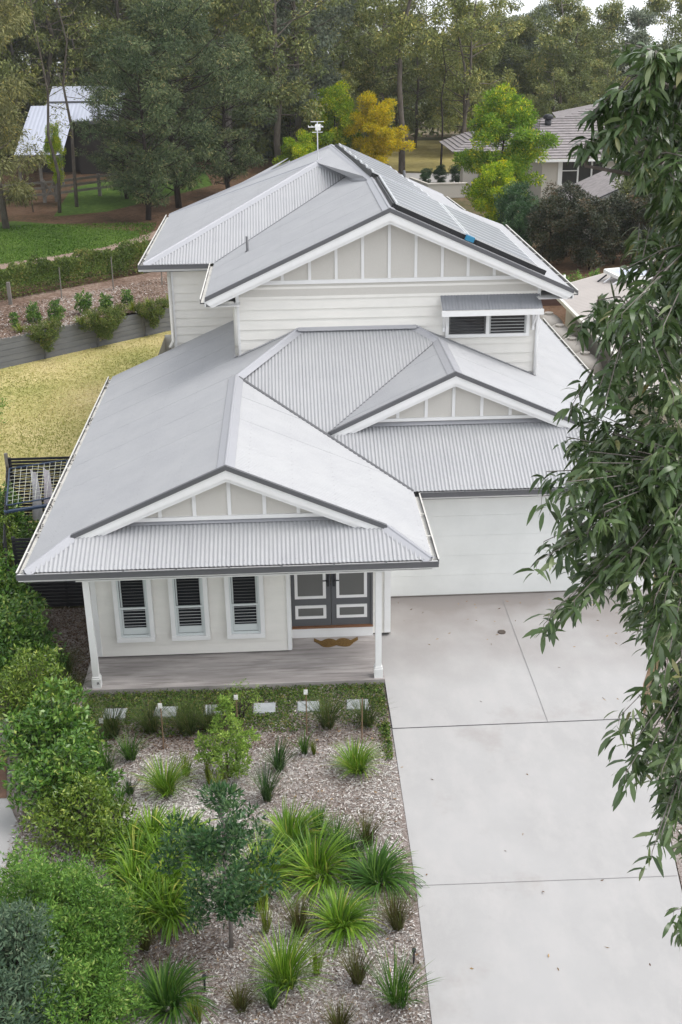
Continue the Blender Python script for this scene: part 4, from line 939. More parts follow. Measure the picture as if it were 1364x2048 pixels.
lps = [(-2.2, 7.0, .75, 1.35, 'pale-tipped lilly pilly shrub at the far left behind the clothesline end'),
       (-1.95, 5.0, .85, 1.45, 'lilly pilly shrub at the left edge level with the clothesline post'),
       (-1.35, 2.6, .95, 1.45, 'lilly pilly shrub at the left edge level with the black side gate'),
       (-.55, .6, .95, 1.5, 'broad lilly pilly shrub left of the porch post'),
       (.12, -1.0, .80, 1.4, 'lilly pilly shrub with pale new leaves in front of the porch corner'),
       (.72, -2.35, .85, 1.25, 'lilly pilly shrub beside the tall dark tussock'),
       (1.15, -3.5, .70, 1.05, 'dense lilly pilly shrub just right of the neighbour\'s paving'),
       (1.50, -4.3, .65, .85, 'lowest lilly pilly shrub above the rounded bright shrub')]
M['lilly2'] = leafmat('yellower_shrub_leaf', [(0, (0.039, 0.081, 0.009)), (.4, (0.099, 0.173, 0.018)), (.75, (0.187, 0.277, 0.035)), (1, (0.374, 0.439, 0.088))], .35, .5, .25)
for i, (x, y, r_, hh, lb) in enumerate(lps):
    shrub('lilly_pilly', lb, 'shrub', (x, y, 0), [(0, 0, hh * .55, r_ * .74), (-.35, .35, hh * .45, r_ * .58), (.28, -.3, hh * .40, r_ * .6), (.1, .2, hh * .85, r_ * .55), (.5, .1, hh * .35, r_ * .5), (-.5, -.2, hh * .6, r_ * .55)], [1000, 1300, 850][i % 3], [.10, .085, .12][i % 3], [.042, .030, .046][i % 3], ['lilly', 'lilly2', 'lilly'][i % 3], LP, seed=20 + i, sub=8, droop=.15, stemmat='bark')
shrub('rounded_shrub', 'big rounded bright green fine-leaved shrub at the bottom left', 'shrub', (1.55, -7.0, 0),
      [(0, 0, .8, .85), (.45, .25, .5, .70), (-.35, .55, .8, .75), (.25, -.5, .7, .7), (-.7, .1, .7, .7), (.1, .95, .5, .5)], 3000, .068, .022, 'box', seed=40, sub=9, droop=.05)
shrub('rounded_shrub', 'smaller rounded bright green shrub at the bottom edge, in front of the big one', 'shrub', (2.15, -8.35, 0),
      [(0, 0, .7, .62), (-.3, -.4, .7, .6), (.15, .35, .5, .55)], 3000, .068, .022, 'box', seed=41, sub=9, droop=.05)
shrub('grey_green_shrub', 'grey-green soft-leaved shrub in the bottom left corner', 'shrub', (1.32, -8.35, 0),
      [(.05, .1, 1.4, .55), (0, -.5, 1.2, .6), (-.45, .1, 1.2, .6), (.30, -.3, .8, .5), (.1, .35, 1.7, .35), (-.5, .6, 1.4, .5)], 2300, .085, .024, 'greysh', seed=42, sub=7, droop=-.1)
shrub('pale_shrub', 'pale yellow-green conical young shrub in the upper middle of the front bed', 'shrub', (3.74, -2.72, 0),
      [(0, 0, .45, .40), (-.28, 0, .60, .26), (.30, .02, .62, .26), (.02, .05, .95, .26), (.04, .05, 1.28, .16), (0, .05, 1.5, .08)], 4200, .065, .030, 'palegr', seed=43, sub=4, droop=-.25, stemmat='twig', stem=.014)
shrub('feathery_shrub', 'loose feathery light green plant against the ground cover behind the pale shrub', 'shrub', (3.9, -.95, 0),
      [(0, 0, .45, .35), (.2, .1, .35, .25), (-.22, 0, .4, .25)], 1500, .05, .012, 'palegr', seed=44, sub=3, droop=-.3)
# dark young tree in the bed
yt = thing('young_tree', (3.95, -6.70, 0), 'dark green young tree with a single pale trunk in the front bed', 'tree')
b = MB(); b.tube([(0, 0, 0), (.01, 0, .5), (-.03, .05, 1.1), (-.02, .05, 1.9), (0, .05, 2.4)], [.035, .03, .024, .016, .008], 7)
rg = np.random.default_rng(45); cl = []
for i in range(64):
    z = rg.uniform(.6, 2.45); a = rg.uniform(0, 6.28); R0 = .62 * math.sin(math.pi * min(1, (z - .3) / 2.3)) ** .7 * rg.uniform(.45, 1.25)
    e = (R0 * math.cos(a) - .08, R0 * math.sin(a), z + .1); b.tube([(-.02, .05, z - .15), e], [.01, .003], 4, False); s = rg.uniform(.10, .19); cl.append((*e, s, s, s))
b.build('trunk', M['gumbark'], yt, True, local=True)
V, F, r = crown(rg, cl, 3700, .095, .034, -.1, up=.4)
link('crown', fastmesh('crown', V, F, r), M['darkgr'], yt, True)
# staked seedlings with white tags
for x, y, hh, lb in ((1.40, -1.35, .45, 'short garden stake with a white tag left of the second stepping stone'), (2.55, -1.78, 1.0, 'tall thin stake with a white tag at the left, before the second stepping stone'),
                     (5.14, -1.51, 1.0, 'tall grey stake with a white tag near the fifth stepping stone'), (6.14, -1.75, .9, 'thin grey stake nearest the driveway'), (3.86, -1.2, .75, 'thin stake with a white tag hidden behind the pale green shrub')):
    t = thing('garden_stake', (x, y, 0), lb, 'stake', 'thin stakes with seedlings in the front bed')
    b = MB(); b.tube([(0, 0, 0), (.01, .01, hh)], [.013, .010], 6); b.build('stake', M['stake'], t, local=True)
    if not lb.startswith('thin grey'): b = MB(); b.box(-.035, .04, -.016, -.011, hh - .12, hh - .02); b.build('tag', M['tag'], t, local=True)
    rg = np.random.default_rng(int(x * 100)); n = 60
    c = np.stack([rg.normal(0, .07, n), rg.normal(0, .07, n), rg.uniform(.3, 1.0, n) * hh], 1); V, F, r = leaves(rg, c, rg.normal(size=(n, 3)) + [0, 0, .5], .05, .008)
    link('seedling', fastmesh('seedling', V, F, r), M['gr_fine'], t, True)
for x, y, lb in ((6.50, -7.15, 'small black garden light beside the driveway edge'), (3.62, -7.45, 'small black garden light near the brown dried tussock')):
    b = MB(); b.tube([(0, 0, 0), (0, 0, .2), (0, 0, .21), (0, 0, .26)], [.014, .014, .03, .03], 8); o = b.build('garden_light', M['blackmetal']); o.location = (x, y, 0); tag(o, lb, 'garden light', 'black garden lights')

# terrace plants
tl = ['leftmost', 'second from left', 'third from left', 'tallest, fourth from left', 'fifth from left', 'rightmost']
for i, (x, y, w_, hh) in enumerate(((-5.61, 25.4, .3, .6), (-4.98, 26.13, .56, .72), (-4.15, 26.46, .6, .72), (-3.2, 27.38, .62, .9), (-2.43, 28.0, .5, .6), (-1.61, 28.63, .42, .7))):
    shrub('terrace_shrub', tl[i] + ' of the small clipped shrubs on the mulched terrace', 'shrub', (x, y, TZ), [(0, 0, hh * .3, w_ * .52), (0, 0, hh * .68, w_ * .5)], 6500, .07, .045, 'lilly', 'small shrubs on the terrace', seed=60 + i, sub=3, stem=.01)
for i, (x, y, lb) in enumerate(((-5.25, 24.6, 'first'), (-4.2, 25.0, 'second'), (-3.1, 25.7, 'third'), (-2.6, 26.2, 'fourth'), (-1.9, 27.2, 'fifth'), (-1.3, 27.7, 'sixth'), (-.7, 28.4, 'seventh'), (.1, 29.0, 'eighth'))):
    rg = np.random.default_rng(70 + i); V, F, r = blades(rg, 90, .42, .5, .02, 1.2, .3)
    o = link('terrace_tussock', fastmesh('terrace_tussock', V, F, r), M['gr_yel']); o.location = (x, y, TZ); tag(o, lb + ' small yellow-green tussock from the left along the terrace edge', 'grass tussock', 'yellow-green tussocks on the terrace')
for i, (x, y, lb, s) in enumerate(((-4.35, 24.85, 'leftmost dark trailing shrub spilling over the grey retaining wall', .85), (-2.35, 26.5, 'largest dark trailing shrub spilling over the grey retaining wall', 1.15), (-.55, 28.1, 'rightmost dark trailing shrub by the house corner on the retaining wall', .8))):
    sx, sy = .66 * s, .58 * s
    shrub('trailing_shrub', lb, 'shrub', (x, y, .35), [(-sx * .7, -sy * .7 - .1, .8, .34 * s), (0, -.15, .8, .38 * s), (sx * .7, sy * .6 - .1, .85, .34 * s), (.05, -.32, .45, .30 * s), (.12, -.38, .2, .24 * s), (-.25, -.35, .62, .28 * s), (.3, -.25, .62, .28 * s)], 6000, .07, .024, 'hedge', 'trailing shrubs on the retaining wall', seed=80 + i, sub=5, droop=.4, stem=.008)
for x, y, hh, lb in ((-4.62, 30.24, 1.35, 'left thin timber stake in front of the long hedge'), (-2.62, 31.8, 1.45, 'middle thin timber stake in front of the long hedge'), (-.55, 32.6, 1.35, 'right thin stake with a sapling near the house corner')):
    b = MB(); b.tube([(0, 0, 0), (.02, 0, hh)], [.028, .022], 6); o = b.build('timber_stake', M['rail']); o.location = (x, y, TZ); tag(o, lb, 'stake', 'stakes on the terrace')
# clipped hedge
rg = np.random.default_rng(90); n = 60000
X = rg.random(n) ** .8; a0 = np.array([-18, 19.9]); a1 = np.array([-6.9, 30.1]); a2 = np.array([2.6, 39.4])
tt = rg.uniform(0, 28, n); L1 = np.linalg.norm(a1 - a0); d1 = (a1 - a0) / L1; d2 = (a2 - a1) / np.linalg.norm(a2 - a1)
P = np.where((tt < L1)[:, None], a0 + d1 * tt[:, None], a1 + d2 * (tt - L1)[:, None]); nn = np.array([-d2[1], d2[0]])
th_ = rg.uniform(0, math.pi, n); rad = .86 + .14 * rg.random(n); wob = 1 + .10 * np.sin(tt * 2.3) + .08 * np.sin(tt * 5.1 + 1) + .05 * np.sin(tt * 11)
off = np.sign(np.cos(th_)) * np.abs(np.cos(th_)) ** .35 * .66 * rad * wob; zz = np.abs(np.sin(th_)) ** .6 * 1.22 * rad * wob
C = np.concatenate([P + nn * off[:, None] + nn * .7, (TZ + zz)[:, None]], 1)
D = np.concatenate([nn * off[:, None], zz[:, None] * .5], 1) + rg.normal(0, .5, (n, 3))
V, F, r = leaves(rg, C, D, rg.uniform(.07, .14, n), rg.uniform(.04, .07, n), rnd=np.clip(.5 + .12 * np.sin(tt * 1.7) + .1 * np.sin(tt * 4 + th_ * 3) + rg.normal(0, .2, n), 0, 1))
tag(link('hedge', fastmesh('hedge', V, F, r), M['hedge']), 'long clipped green hedge along the back of the mulched terrace', 'hedge')
b = MB(); b.box(-.07, .07, -.07, .07, 0, .95); o = b.build('timber_post', M['rail']); o.location = (-6.62, 29.4, TZ); tag(o, 'short weathered grey post at the left end of the hedge in view', 'post')
# green shrub cut by the left edge, by the back lawn
shrub('yard_shrub', 'soft green shrub at the left edge beside the dry back lawn', 'shrub', (-4.55, 14.6, 0), [(0, 0, .8, .75), (-.5, .9, .8, .8), (.1, -1.0, .7, .6), (-.2, 1.8, .8, .7)], 900, .08, .028, 'box', seed=95, sub=6)

# ================================================================ TREES
def tree_mesh(seed, H, base, R, ncl, per, L, W, droop, trunk_r, branches=16, lean=.0, shape=.6, forks=1, flat=.7, clr=(.45, 1.0), fork_z=.35):
    rg = np.random.default_rng(seed); b = MB(); tips = []
    for k in range(forks):
        lx, ly = rg.normal(0, lean + .0001, 2) * H; n = 7
        sp = [(lx * (i / 6) ** 1.5 + (k - (forks - 1) / 2) * .06 * H * max(0, i / 6 - .1) + rg.normal(0, .012) * H * (i > 0), ly * (i / 6) ** 1.5 + rg.normal(0, .01) * H * (i > 0), H * .93 * i / 6) for i in range(7)]
        b.tube(sp, [trunk_r * (1 - .86 * (i / 6)) * (1 if forks == 1 else .75) for i in range(7)], 8)
        S = [Vector(q) for q in sp]
        for j in range(branches // forks):
            t = rg.uniform(base, .98); i0 = min(5, int(t * 6)); o = S[i0].lerp(S[i0 + 1], t * 6 - i0)
            f = (t - base) / (1 - base); rr = R * (math.sin(math.pi * (f * .8 + .14)) ** shape) * rg.uniform(.5, 1.05)
            a = rg.uniform(0, 6.283); e = o + Vector((rr * math.cos(a), rr * math.sin(a), rr * rg.uniform(.1, .8)))
            md = o.lerp(e, .5) + Vector((0, 0, -rr * .08 + rg.normal(0, .1)))
            b.tube([o, md, e], [trunk_r * .28 * (1 - .6 * t), trunk_r * .16, trunk_r * .05], 5, False)
            tips += [(o, md, e, rr)]
    cl = []
    for i in range(ncl):
        o, md, e, rr = tips[i % len(tips)]; t = rg.uniform(.45, 1.08); q = md.lerp(e, (t - .5) * 2) if t > .5 else o.lerp(md, t * 2)
        s = rg.uniform(*clr); cl.append((q.x + rg.normal(0, .35) * s, q.y + rg.normal(0, .35) * s, q.z + rg.normal(0, .3) * s, s, s, s * flat))
    V, F, r = crown(rg, cl, per, L, W, droop, shell=.15)
    V[:, 2] = np.maximum(V[:, 2], .05)
    tm = b.mesh('trunk'); tm.polygons.foreach_set('use_smooth', [True] * len(tm.polygons))
    return tm, fastmesh('crown', V, F, r)
def tree(name, label, loc, tm, cm, bark, leaf, group=None, s=1, rz=0, sz=None):
    r = thing(name, loc, label, 'tree', group, rz); r.scale = (s, s, sz or s)
    for me, m, nm in ((tm, bark, 'trunk'), (cm, leaf, 'crown')):
        o = bpy.data.objects.new(nm, me); COL.objects.link(o); o.parent = r
        if not me.materials: me.materials.append(M[m])
        elif me.materials[0] != M[m]: o.material_slots[0].link = 'OBJECT'; o.material_slots[0].material = M[m]
    return r
M['euc'] = leafmat('eucalypt_leaf', [(0, (0.076, 0.102, 0.028)), (.4, (0.162, 0.196, 0.051)), (.8, (0.301, 0.319, 0.087)), (1, (0.517, 0.452, 0.123))], .5, .35, .2)
M['eucd'] = leafmat('eucalypt_leaf_dark', [(0, (0.072, 0.099, 0.034)), (.5, (0.152, 0.187, 0.058)), (.9, (0.278, 0.305, 0.093)), (1, (0.429, 0.374, 0.119))], .5, .35, .2)
M['eucb'] = leafmat('eucalypt_leaf_blue', [(0, (0.072, 0.100, 0.064)), (.5, (0.129, 0.165, 0.110)), (1, (0.243, 0.272, 0.180))], .5, .35, .2)
M['olive'] = leafmat('olive_drooping_leaf', [(0, (0.084, 0.091, 0.028)), (.5, (0.175, 0.182, 0.063)), (.9, (0.308, 0.294, 0.112)), (1, (0.420, 0.350, 0.084))], .5, .35, .2)
M['pine'] = leafmat('conifer_needles', [(0, (0.023, 0.048, 0.019)), (.5, (0.068, 0.101, 0.040)), (.9, (0.166, 0.203, 0.084)), (1, (0.293, 0.271, 0.116))], .6, .25, .15)
M['gold'] = leafmat('golden_leaf', [(0, (.20, .24, .01)), (.35, (.52, .42, .01)), (.75, (.80, .60, .012)), (1, (.30, .36, .02))], .6, .2, .4)
M['lime'] = leafmat('lime_leaf', [(0, (0.095, 0.205, 0.008)), (.5, (0.254, 0.396, 0.017)), (.85, (0.540, 0.571, 0.022)), (1, (0.793, 0.666, 0.022))], .6, .2, .3)
M['limeg'] = leafmat('lime_green_leaf', [(0, (0.087, 0.182, 0.018)), (.55, (0.192, 0.331, 0.029)), (.85, (0.417, 0.497, 0.034)), (1, (0.800, 0.662, 0.034))], .6, .2, .3)
M['purple'] = leafmat('dark_red_green_leaf', [(0, (.015, .025, .012)), (.5, (.04, .055, .022)), (.85, (.09, .075, .035)), (1, (.15, .10, .05))], .35, .5, .15)
T = {}
T['g1'] = tree_mesh(1, 20, .24, 5.2, 130, 300, .30, .12, .55, .30, 34, .02)
T['g2'] = tree_mesh(2, 18, .20, 5.0, 120, 300, .30, .12, .5, .26, 36, .03, forks=2)
T['g3'] = tree_mesh(3, 22, .36, 4.6, 110, 300, .30, .12, .55, .30, 30, .015)
T['g4'] = tree_mesh(4, 14, .10, 4.4, 140, 360, .28, .12, .45, .2, 36, .03)
T['thin'] = tree_mesh(5, 15, .30, 2.2, 46, 130, .20, .05, .4, .12, 26, .02, clr=(.3, .6))
T['pine'] = tree_mesh(6, 12, .07, 4.6, 150, 520, .26, .06, .5, .20, 100, .01, shape=.8, flat=.5, clr=(.5, .95))
T['olive'] = tree_mesh(7, 17, .08, 3.2, 200, 420, .26, .06, .75, .2, 50, .02, clr=(.5, .9))
T['fol'] = tree_mesh(8, 7.2, .10, 2.6, 170, 1300, .19, .07, .2, .10, 40, .02, clr=(.35, .65), flat=.7, shape=.7)
T['sh'] = tree_mesh(9, 4.4, .02, 1.5, 100, 1500, .14, .06, .15, .07, 36, .02, clr=(.28, .5))
tree('olive_gum', 'olive-green drooping gum filling the top left corner', (-11.0, 49, TZ), *T['olive'], 'bark', 'olive', s=1.05)
tree('thin_gum', 'left of the two slender yellow-green trunked trees at the upper left', (-8.9, 54.5, TZ), *T['thin'], 'olivebark' if False else 'bark', 'euc', 'slender trees at the upper left', 1.0)
tree('thin_gum', 'right of the two slender trees at the upper left, beside the rail fence', (-8.2, 56.8, TZ), *T['thin'], 'bark', 'euc', 'slender trees at the upper left', 1.05, 1.5)
tree('bare_sapling', 'small sparse sapling in front of the rail fence at the upper left', (-10.6, 54.9, TZ), *T['thin'], 'bark', 'euc', None, .32, 2)
tree('dark_conifer', 'dark feathery conifer nearest the path, with its bare trunk foot showing', (-3.05, 51.0, TZ), *T['pine'], 'darkbark', 'pine', 'dark feathery conifers behind the back lawn', .86)
tree('dark_conifer', 'tallest dark feathery conifer, right behind the nearest one', (-1.6, 55.5, TZ), *T['pine'], 'darkbark', 'pine', 'dark feathery conifers behind the back lawn', 1.05, 1.1)
tree('dark_conifer', 'right-hand dark feathery conifer just above the house roof', (1.4, 60.5, TZ), *T['pine'], 'darkbark', 'pine', 'dark feathery conifers behind the back lawn', .85, 2.3)
tree('dark_conifer', 'left-hand small dark conifer overlapping the barn roof', (-5.4, 60.0, TZ), *T['pine'], 'darkbark', 'pine', 'dark feathery conifers behind the back lawn', .68, 3.1)
tree('tall_gum', 'tall gum with a thick dark bare trunk behind the golden tree', (14.9, 79, 0), *T['g3'], 'bark', 'euc', None, 1.0, .4)
tree('tall_gum', 'gum with a pale forked trunk rising left of the TV antenna', (6.6, 92, 0), *T['g2'], 'gumbark', 'eucd', None, 1.15, .0)
tree('spreading_gum', 'dark slim tree with spreading bare limbs on the dry verge', (18.2, 79.6, 0), *T['thin'], 'darkbark', 'euc', None, .85, 1)
tree('tall_gum', 'gum with a forked dark trunk left of the lime tree', (20.8, 83, 0), *T['g2'], 'bark', 'euc', None, .95, 1.9)
tree('golden_tree', 'golden yellow tree above the solar panels', (12.5, 76, -.9), *T['fol'], 'darkbark', 'gold', None, 1.0, .5)
tree('lime_tree', 'yellow-green tree just behind the roof peak, left of the golden one', (9.2, 77.5, -.2), *T['fol'], 'darkbark', 'lime', None, 1.0, 2.5)
tree('lime_tree', 'small yellow-green tree low behind the left slope of the roof peak', (6.3, 73, -1.8), *T['fol'], 'darkbark', 'lime', None, .78, 4)
tree('lime_green_tree', 'tall light green tree with yellow patches left of the neighbour\'s window', (18.7, 54.8, 0), *T['fol'], 'darkbark', 'limeg', None, 1.08, 1.2)
tree('yellow_shrub', 'low bright yellow-green shrub below the tall light green tree', (17.6, 50.5, 0), *T['sh'], 'darkbark', 'lime', None, .95, 1)
tree('yellow_sapling', 'yellow-leaved sapling in front of the barn at the upper left', (-9.5, 58.0, 2.2), *T['sh'], 'bark', 'lime', None, .42, 1, .9)
sl2 = [(17.6, 42.5, .7, 'darkgr', 'leftmost dark shrub behind the roof corner'), (18.8, 40.6, .82, 'purple', 'second dark shrub behind the roof corner'), (20.3, 43.0, .88, 'purple', 'reddish dark shrub below the neighbour\'s window'),
       (20.6, 39.2, .84, 'purple', 'dark shrub in the middle of the screen by the beige roof'), (22.2, 40.5, .84, 'purple', 'dark shrub right of the middle of the screen'), (23.9, 41, .9, 'purple', 'dark shrub at the right end of the screen, behind the gum leaves'),
       (18.0, 46.0, .8, 'darkgr', 'dark green shrub at the foot of the yellow one'), (24.8, 44.5, 1.1, 'eucd', 'dark shrub furthest right behind the gum leaves')]
for i, (x, y, s, m, lb) in enumerate(sl2): tree('screen_shrub', lb, (x, y, 0), *T['sh'], 'darkbark', m, 'dark screening shrubs beside the neighbouring house', s, i * 1.3)
for i, (x, y, s, lb) in enumerate(((15.9, 70.5, .34, 'left low green shrub beside the white boundary wall'), (17.1, 71.5, .36, 'middle low green shrub beside the white boundary wall'), (18.4, 72.2, .34, 'right low green shrub beside the white boundary wall'))):
    tree('low_shrub', lb, (x, y, 0), *T['sh'], 'darkbark', 'darkgr', 'low shrubs by the boundary wall', s, i)
shrub('ground_shrub', 'bright low green shrub at the foot of the dark screen shrubs', 'shrub', (18.9, 35.0, 0), [(0, 0, .3, .5), (.9, .2, .3, .45), (-.8, 0, .25, .4)], 700, .10, .05, 'box', seed=97)
GRP = 'tall gums massed behind the house'
LBL = 'one of the tall grey-green gums massed in the background'
rg = np.random.default_rng(77)
bgl = []
for row, (y0, xa, xb, n) in enumerate(((66, -24, -3, 6), (76, -26, 8, 8), (88, -22, 14, 10), (82, -24, 8, 8), (94, -24, 16, 10), (100, -26, 16, 9), (96, 16, 34, 4), (112, -30, 26, 10), (122, 20, 34, 3), (106, 22, 40, 5))):
    for i in range(n):
        x = xa + (xb - xa) * (i + .5) / n + rg.uniform(-1.2, 1.2); y = y0 + rg.uniform(-3, 3)
        if y < 72 and -13.5 < x < -3.5: continue
        if y < 92 and 9 < x < 24: continue
        if abs(x + 9) < 7 and 62 < y < 84: continue
        bgl.append((x, y))
for i, (x, y) in enumerate(bgl):
    k = ['g1', 'g2', 'g3', 'g4', 'g1'][i % 5]; s = rg.uniform(.85, 1.15)
    base = 0 if y < 110 else farz(x, y)
    if x > 17: k = 'g4'; s *= .88
    tree('gum_tree', LBL, (x, y, base), *T[k], ['gumbark', 'bark'][i % 2], ['eucd', 'euc', 'eucd', 'eucb'][(i * 7 + i // 3) % 4], GRP, s, rg.uniform(0, 6.28))
for i, (x, y, s) in enumerate(((26.5, 96, .80), (29.5, 98, .86), (33, 97, .9), (36, 100, .95), (40, 99, .9), (44, 104, 1.0), (24, 104, .95), (31.5, 108, .95), (48, 108, 1.0), (38, 112, .9), (52, 100, .9), (29, 86, .55), (33.5, 86, .6), (37.5, 85, .6), (42, 86, .6), (47, 88, .7))):
    tree('bushy_gum', 'one of the rounded dark gums behind the neighbour\'s tiled roof', (x, y, 0), *T['g4'], 'bark', ['eucd', 'eucb', 'eucd'][i % 3], 'rounded dark gums beyond the tiled roof', s, i * 1.7)
for i in range(26):
    x = -27 + i * 1.75 + rg.uniform(-.6, .6); y = rg.uniform(80, 100)
    if 10 < x: continue
    if abs(x + 10) < 7 and y < 84: continue
    tree('understorey_gum', 'one of the lower bushy gums filling in beneath the tall ones', (x, y, 0), *T['g4'], 'bark', ['euc', 'eucd', 'eucb'][i % 3], 'low bushy gums under the tall gums', rg.uniform(.5, .75), rg.uniform(0, 6.28))
# far low scrub reading as one mass between trunks
n = 30000
X = rg.uniform(-45, 60, n); Y = rg.uniform(112, 128, n); hh = 2.5 + 2 * np.sin(X * .35) + 1.5 * np.sin(X * .8 + 1)
C = np.stack([X, Y, rg.random(n) ** .7 * (hh + 2.2) - 1.0], 1); V, F, r = leaves(rg, C, rg.normal(size=(n, 3)), .55, .3)
tag(link('far_scrub', fastmesh('far_scrub', V, F, r), M['eucd']), kind='stuff')
n = 16000
cc = np.stack([rg.uniform(-150, 260, 140), rg.uniform(200, 420, 140)], 1); q = rg.integers(0, 140, n); v, bq = ball(rg, n, .3)
C = np.stack([cc[q, 0] + bq[:, 0] * 7, cc[q, 1] + bq[:, 1] * 7, np.array([farz(0, y_) for y_ in cc[q, 1]]) + 5 + bq[:, 2] * 6], 1); V, F, r = leaves(rg, C, v, 1.8, 1.0)
tag(link('distant_woods', fastmesh('distant_woods', V, F, r), M['eucb']), kind='stuff')

# ================================================================ NEIGHBOURING BUILDINGS
bn = thing('barn', (-11, 68, TZ), 'open-sided farm shed with a pale blue-white metal roof behind the trees at the upper left', 'shed')
mb = MB(); e0 = -14.0
sheet([(e0, 66.8, 3.3), (-10.6, 66.8, 3.3), (-10.6, 74.6, 6.1), (e0, 74.6, 6.1)], (1, 0, 0), mb=mb, amp=.008, per=.3); mb.build('roof', M['barnroof'], bn)
mb = MB(); sheet([(-13.2, 73.6, 5.0), (-7.3, 73.6, 5.0), (-7.3, 80, 7.2), (-13.2, 80, 7.2)], (1, 0, 0), mb=mb, amp=.008, per=.3); mb.build('upper_roof', M['barnroof'], bn)
mb = MB(); mb.box(-10.6, -7.3, 73.5, 73.65, 4.8, 5.02); mb.box(e0, -10.6, 66.7, 66.85, 3.12, 3.3); mb.bar((-13.2, 76.9, 6.2), (-7.3, 76.9, 6.2), .2, .12); mb.build('fascia', M['gutter'], bn)
mb = MB(); mb.box(-10.6, -7.5, 73.8, 79.5, TZ, 4.9); mb.box(e0, -10.6, 75.5, 75.7, TZ, 5.0); mb.build('wall', M['barnvoid'], bn)
for x in (-13.8, -12.3, -10.8):
    mb = MB(); mb.box(x - .1, x + .1, 67.0, 67.2, TZ, 3.25); mb.build('post', M['rail'], bn)
rf = thing('rail_fence', (-9, 60, TZ), 'grey weathered timber rail fence before the farm shed', 'fence')
fp = [(-17, 56.0), (-13.6, 57.3), (-10.6, 58.9), (-9.9, 59.3), (-7.4, 61.6), (-5.2, 63.6), (-2.5, 66)]
for x, y in fp:
    mb = MB(); mb.box(x - .11, x + .11, y - .11, y + .11, TZ, TZ + 1.45); mb.build('post', M['rail'], rf)
for z in (.55, .95, 1.3):
    mb = MB()
    for i in range(len(fp) - 1): mb.bar((fp[i][0], fp[i][1] - .13, TZ + z), (fp[i+1][0], fp[i+1][1] - .13, TZ + z), .05, .15)
    mb.build('rail', M['rail'], rf)
mb = MB(); mb.bar((-10.5, 58.75, TZ + .35), (-9.95, 59.1, TZ + 1.35), .06, .10); mb.bar((-10.5, 58.75, TZ + 1.35), (-9.95, 59.1, TZ + .35), .06, .10); mb.build('brace', M['rail'], rf)

nh = thing('neighbour_house', (22, 62, 0), 'cream rendered house with a grey tiled roof and white-framed window at the right', 'house')
def tiles(mb, A, B, C, D, rows):
    """stepped tile courses from eave A-B up to D-C"""
    A, B, C, D = map(Vector, (A, B, C, D)); n = (B - A).cross(D - A).normalized(); n = n if n.z > 0 else -n
    for k in range(rows):
        t0, t1 = k / rows, (k + 1.0) / rows
        a, b_, c, d = A.lerp(D, t0), B.lerp(C, t0), B.lerp(C, t1), A.lerp(D, t1)
        mb.poly([a + n * .07, b_ + n * .07, c + n * .01, d + n * .01]); mb.poly([a, b_, b_ + n * .07, a + n * .07])
mb = MB(); tiles(mb, (22.3, 61.3, 3.0), (39, 61.3, 3.0), (39, 68.5, 5.0), (24.0, 68.5, 5.0), 15)
tiles(mb, (22.3, 76, 3.0), (22.3, 61.3, 3.0), (24.0, 68.5, 5.0), (24.0, 68.6, 5.0), 15); mb.build('roof', M['tile'], nh)
mb = MB(); tiles(mb, (25.5, 69.5, 4.9), (40, 69.5, 4.9), (40, 73.5, 5.9), (30.5, 73.5, 5.9), 8); mb.poly([(25.5, 69.5, 4.9), (30.5, 73.5, 5.9), (26.5, 76, 4.9)]); mb.build('rear_roof', M['tile'], nh)
mb = MB(); mb.bar((24.0, 68.5, 5.04), (39, 68.5, 5.04), .25, .1); mb.build('ridge_cap', M['tile'], nh)
mb = MB(); mb.box(22.2, 39, 61.1, 61.25, 2.82, 2.98); mb.build('gutter', M['white'], nh)
mb = MB(); mb.box(22.9, 24.0, 62.0, 62.2, 0, 2.85); mb.box(27.4, 39, 62.0, 62.2, 0, 2.85); mb.box(24.0, 27.4, 62.0, 62.2, 0, 1.15); mb.box(22.9, 23.1, 62.2, 75, 0, 2.8); mb.build('wall', M['render'], nh)
mb = MB(); z0, z1 = 1.15, 2.84
mb.box(24.0, 24.3, 61.95, 62.05, z0, z1); mb.box(27.1, 27.4, 61.95, 62.05, z0, z1); mb.box(24.3, 27.1, 61.95, 62.05, z0, z0 + .1); mb.box(25.35, 25.45, 61.95, 62.05, z0 + .1, z1); mb.box(26.3, 26.4, 61.95, 62.05, z0 + .1, z1); mb.box(24.3, 25.35, 61.96, 62.04, 2.1, 2.16)
wn = mb.build('window', M['white'], nh); mb = MB(); mb.poly([(24.2, 62.06, z0), (27.2, 62.06, z0), (27.2, 62.06, z1), (24.2, 62.06, z1)]); mb.build('pane', M['glass'], wn)
mb = MB(); mb.tube([(24.3, 67.3, 4.5), (24.3, 67.3, 5.1)], .24, 12); mb.tube([(24.3, 67.3, 5.1), (24.3, 67.3, 5.15), (24.3, 67.3, 5.35), (24.3, 67.3, 5.45)], [.26, .36, .36, .18], 12); mb.build('roof_vent', M['blackmetal'], nh, True)
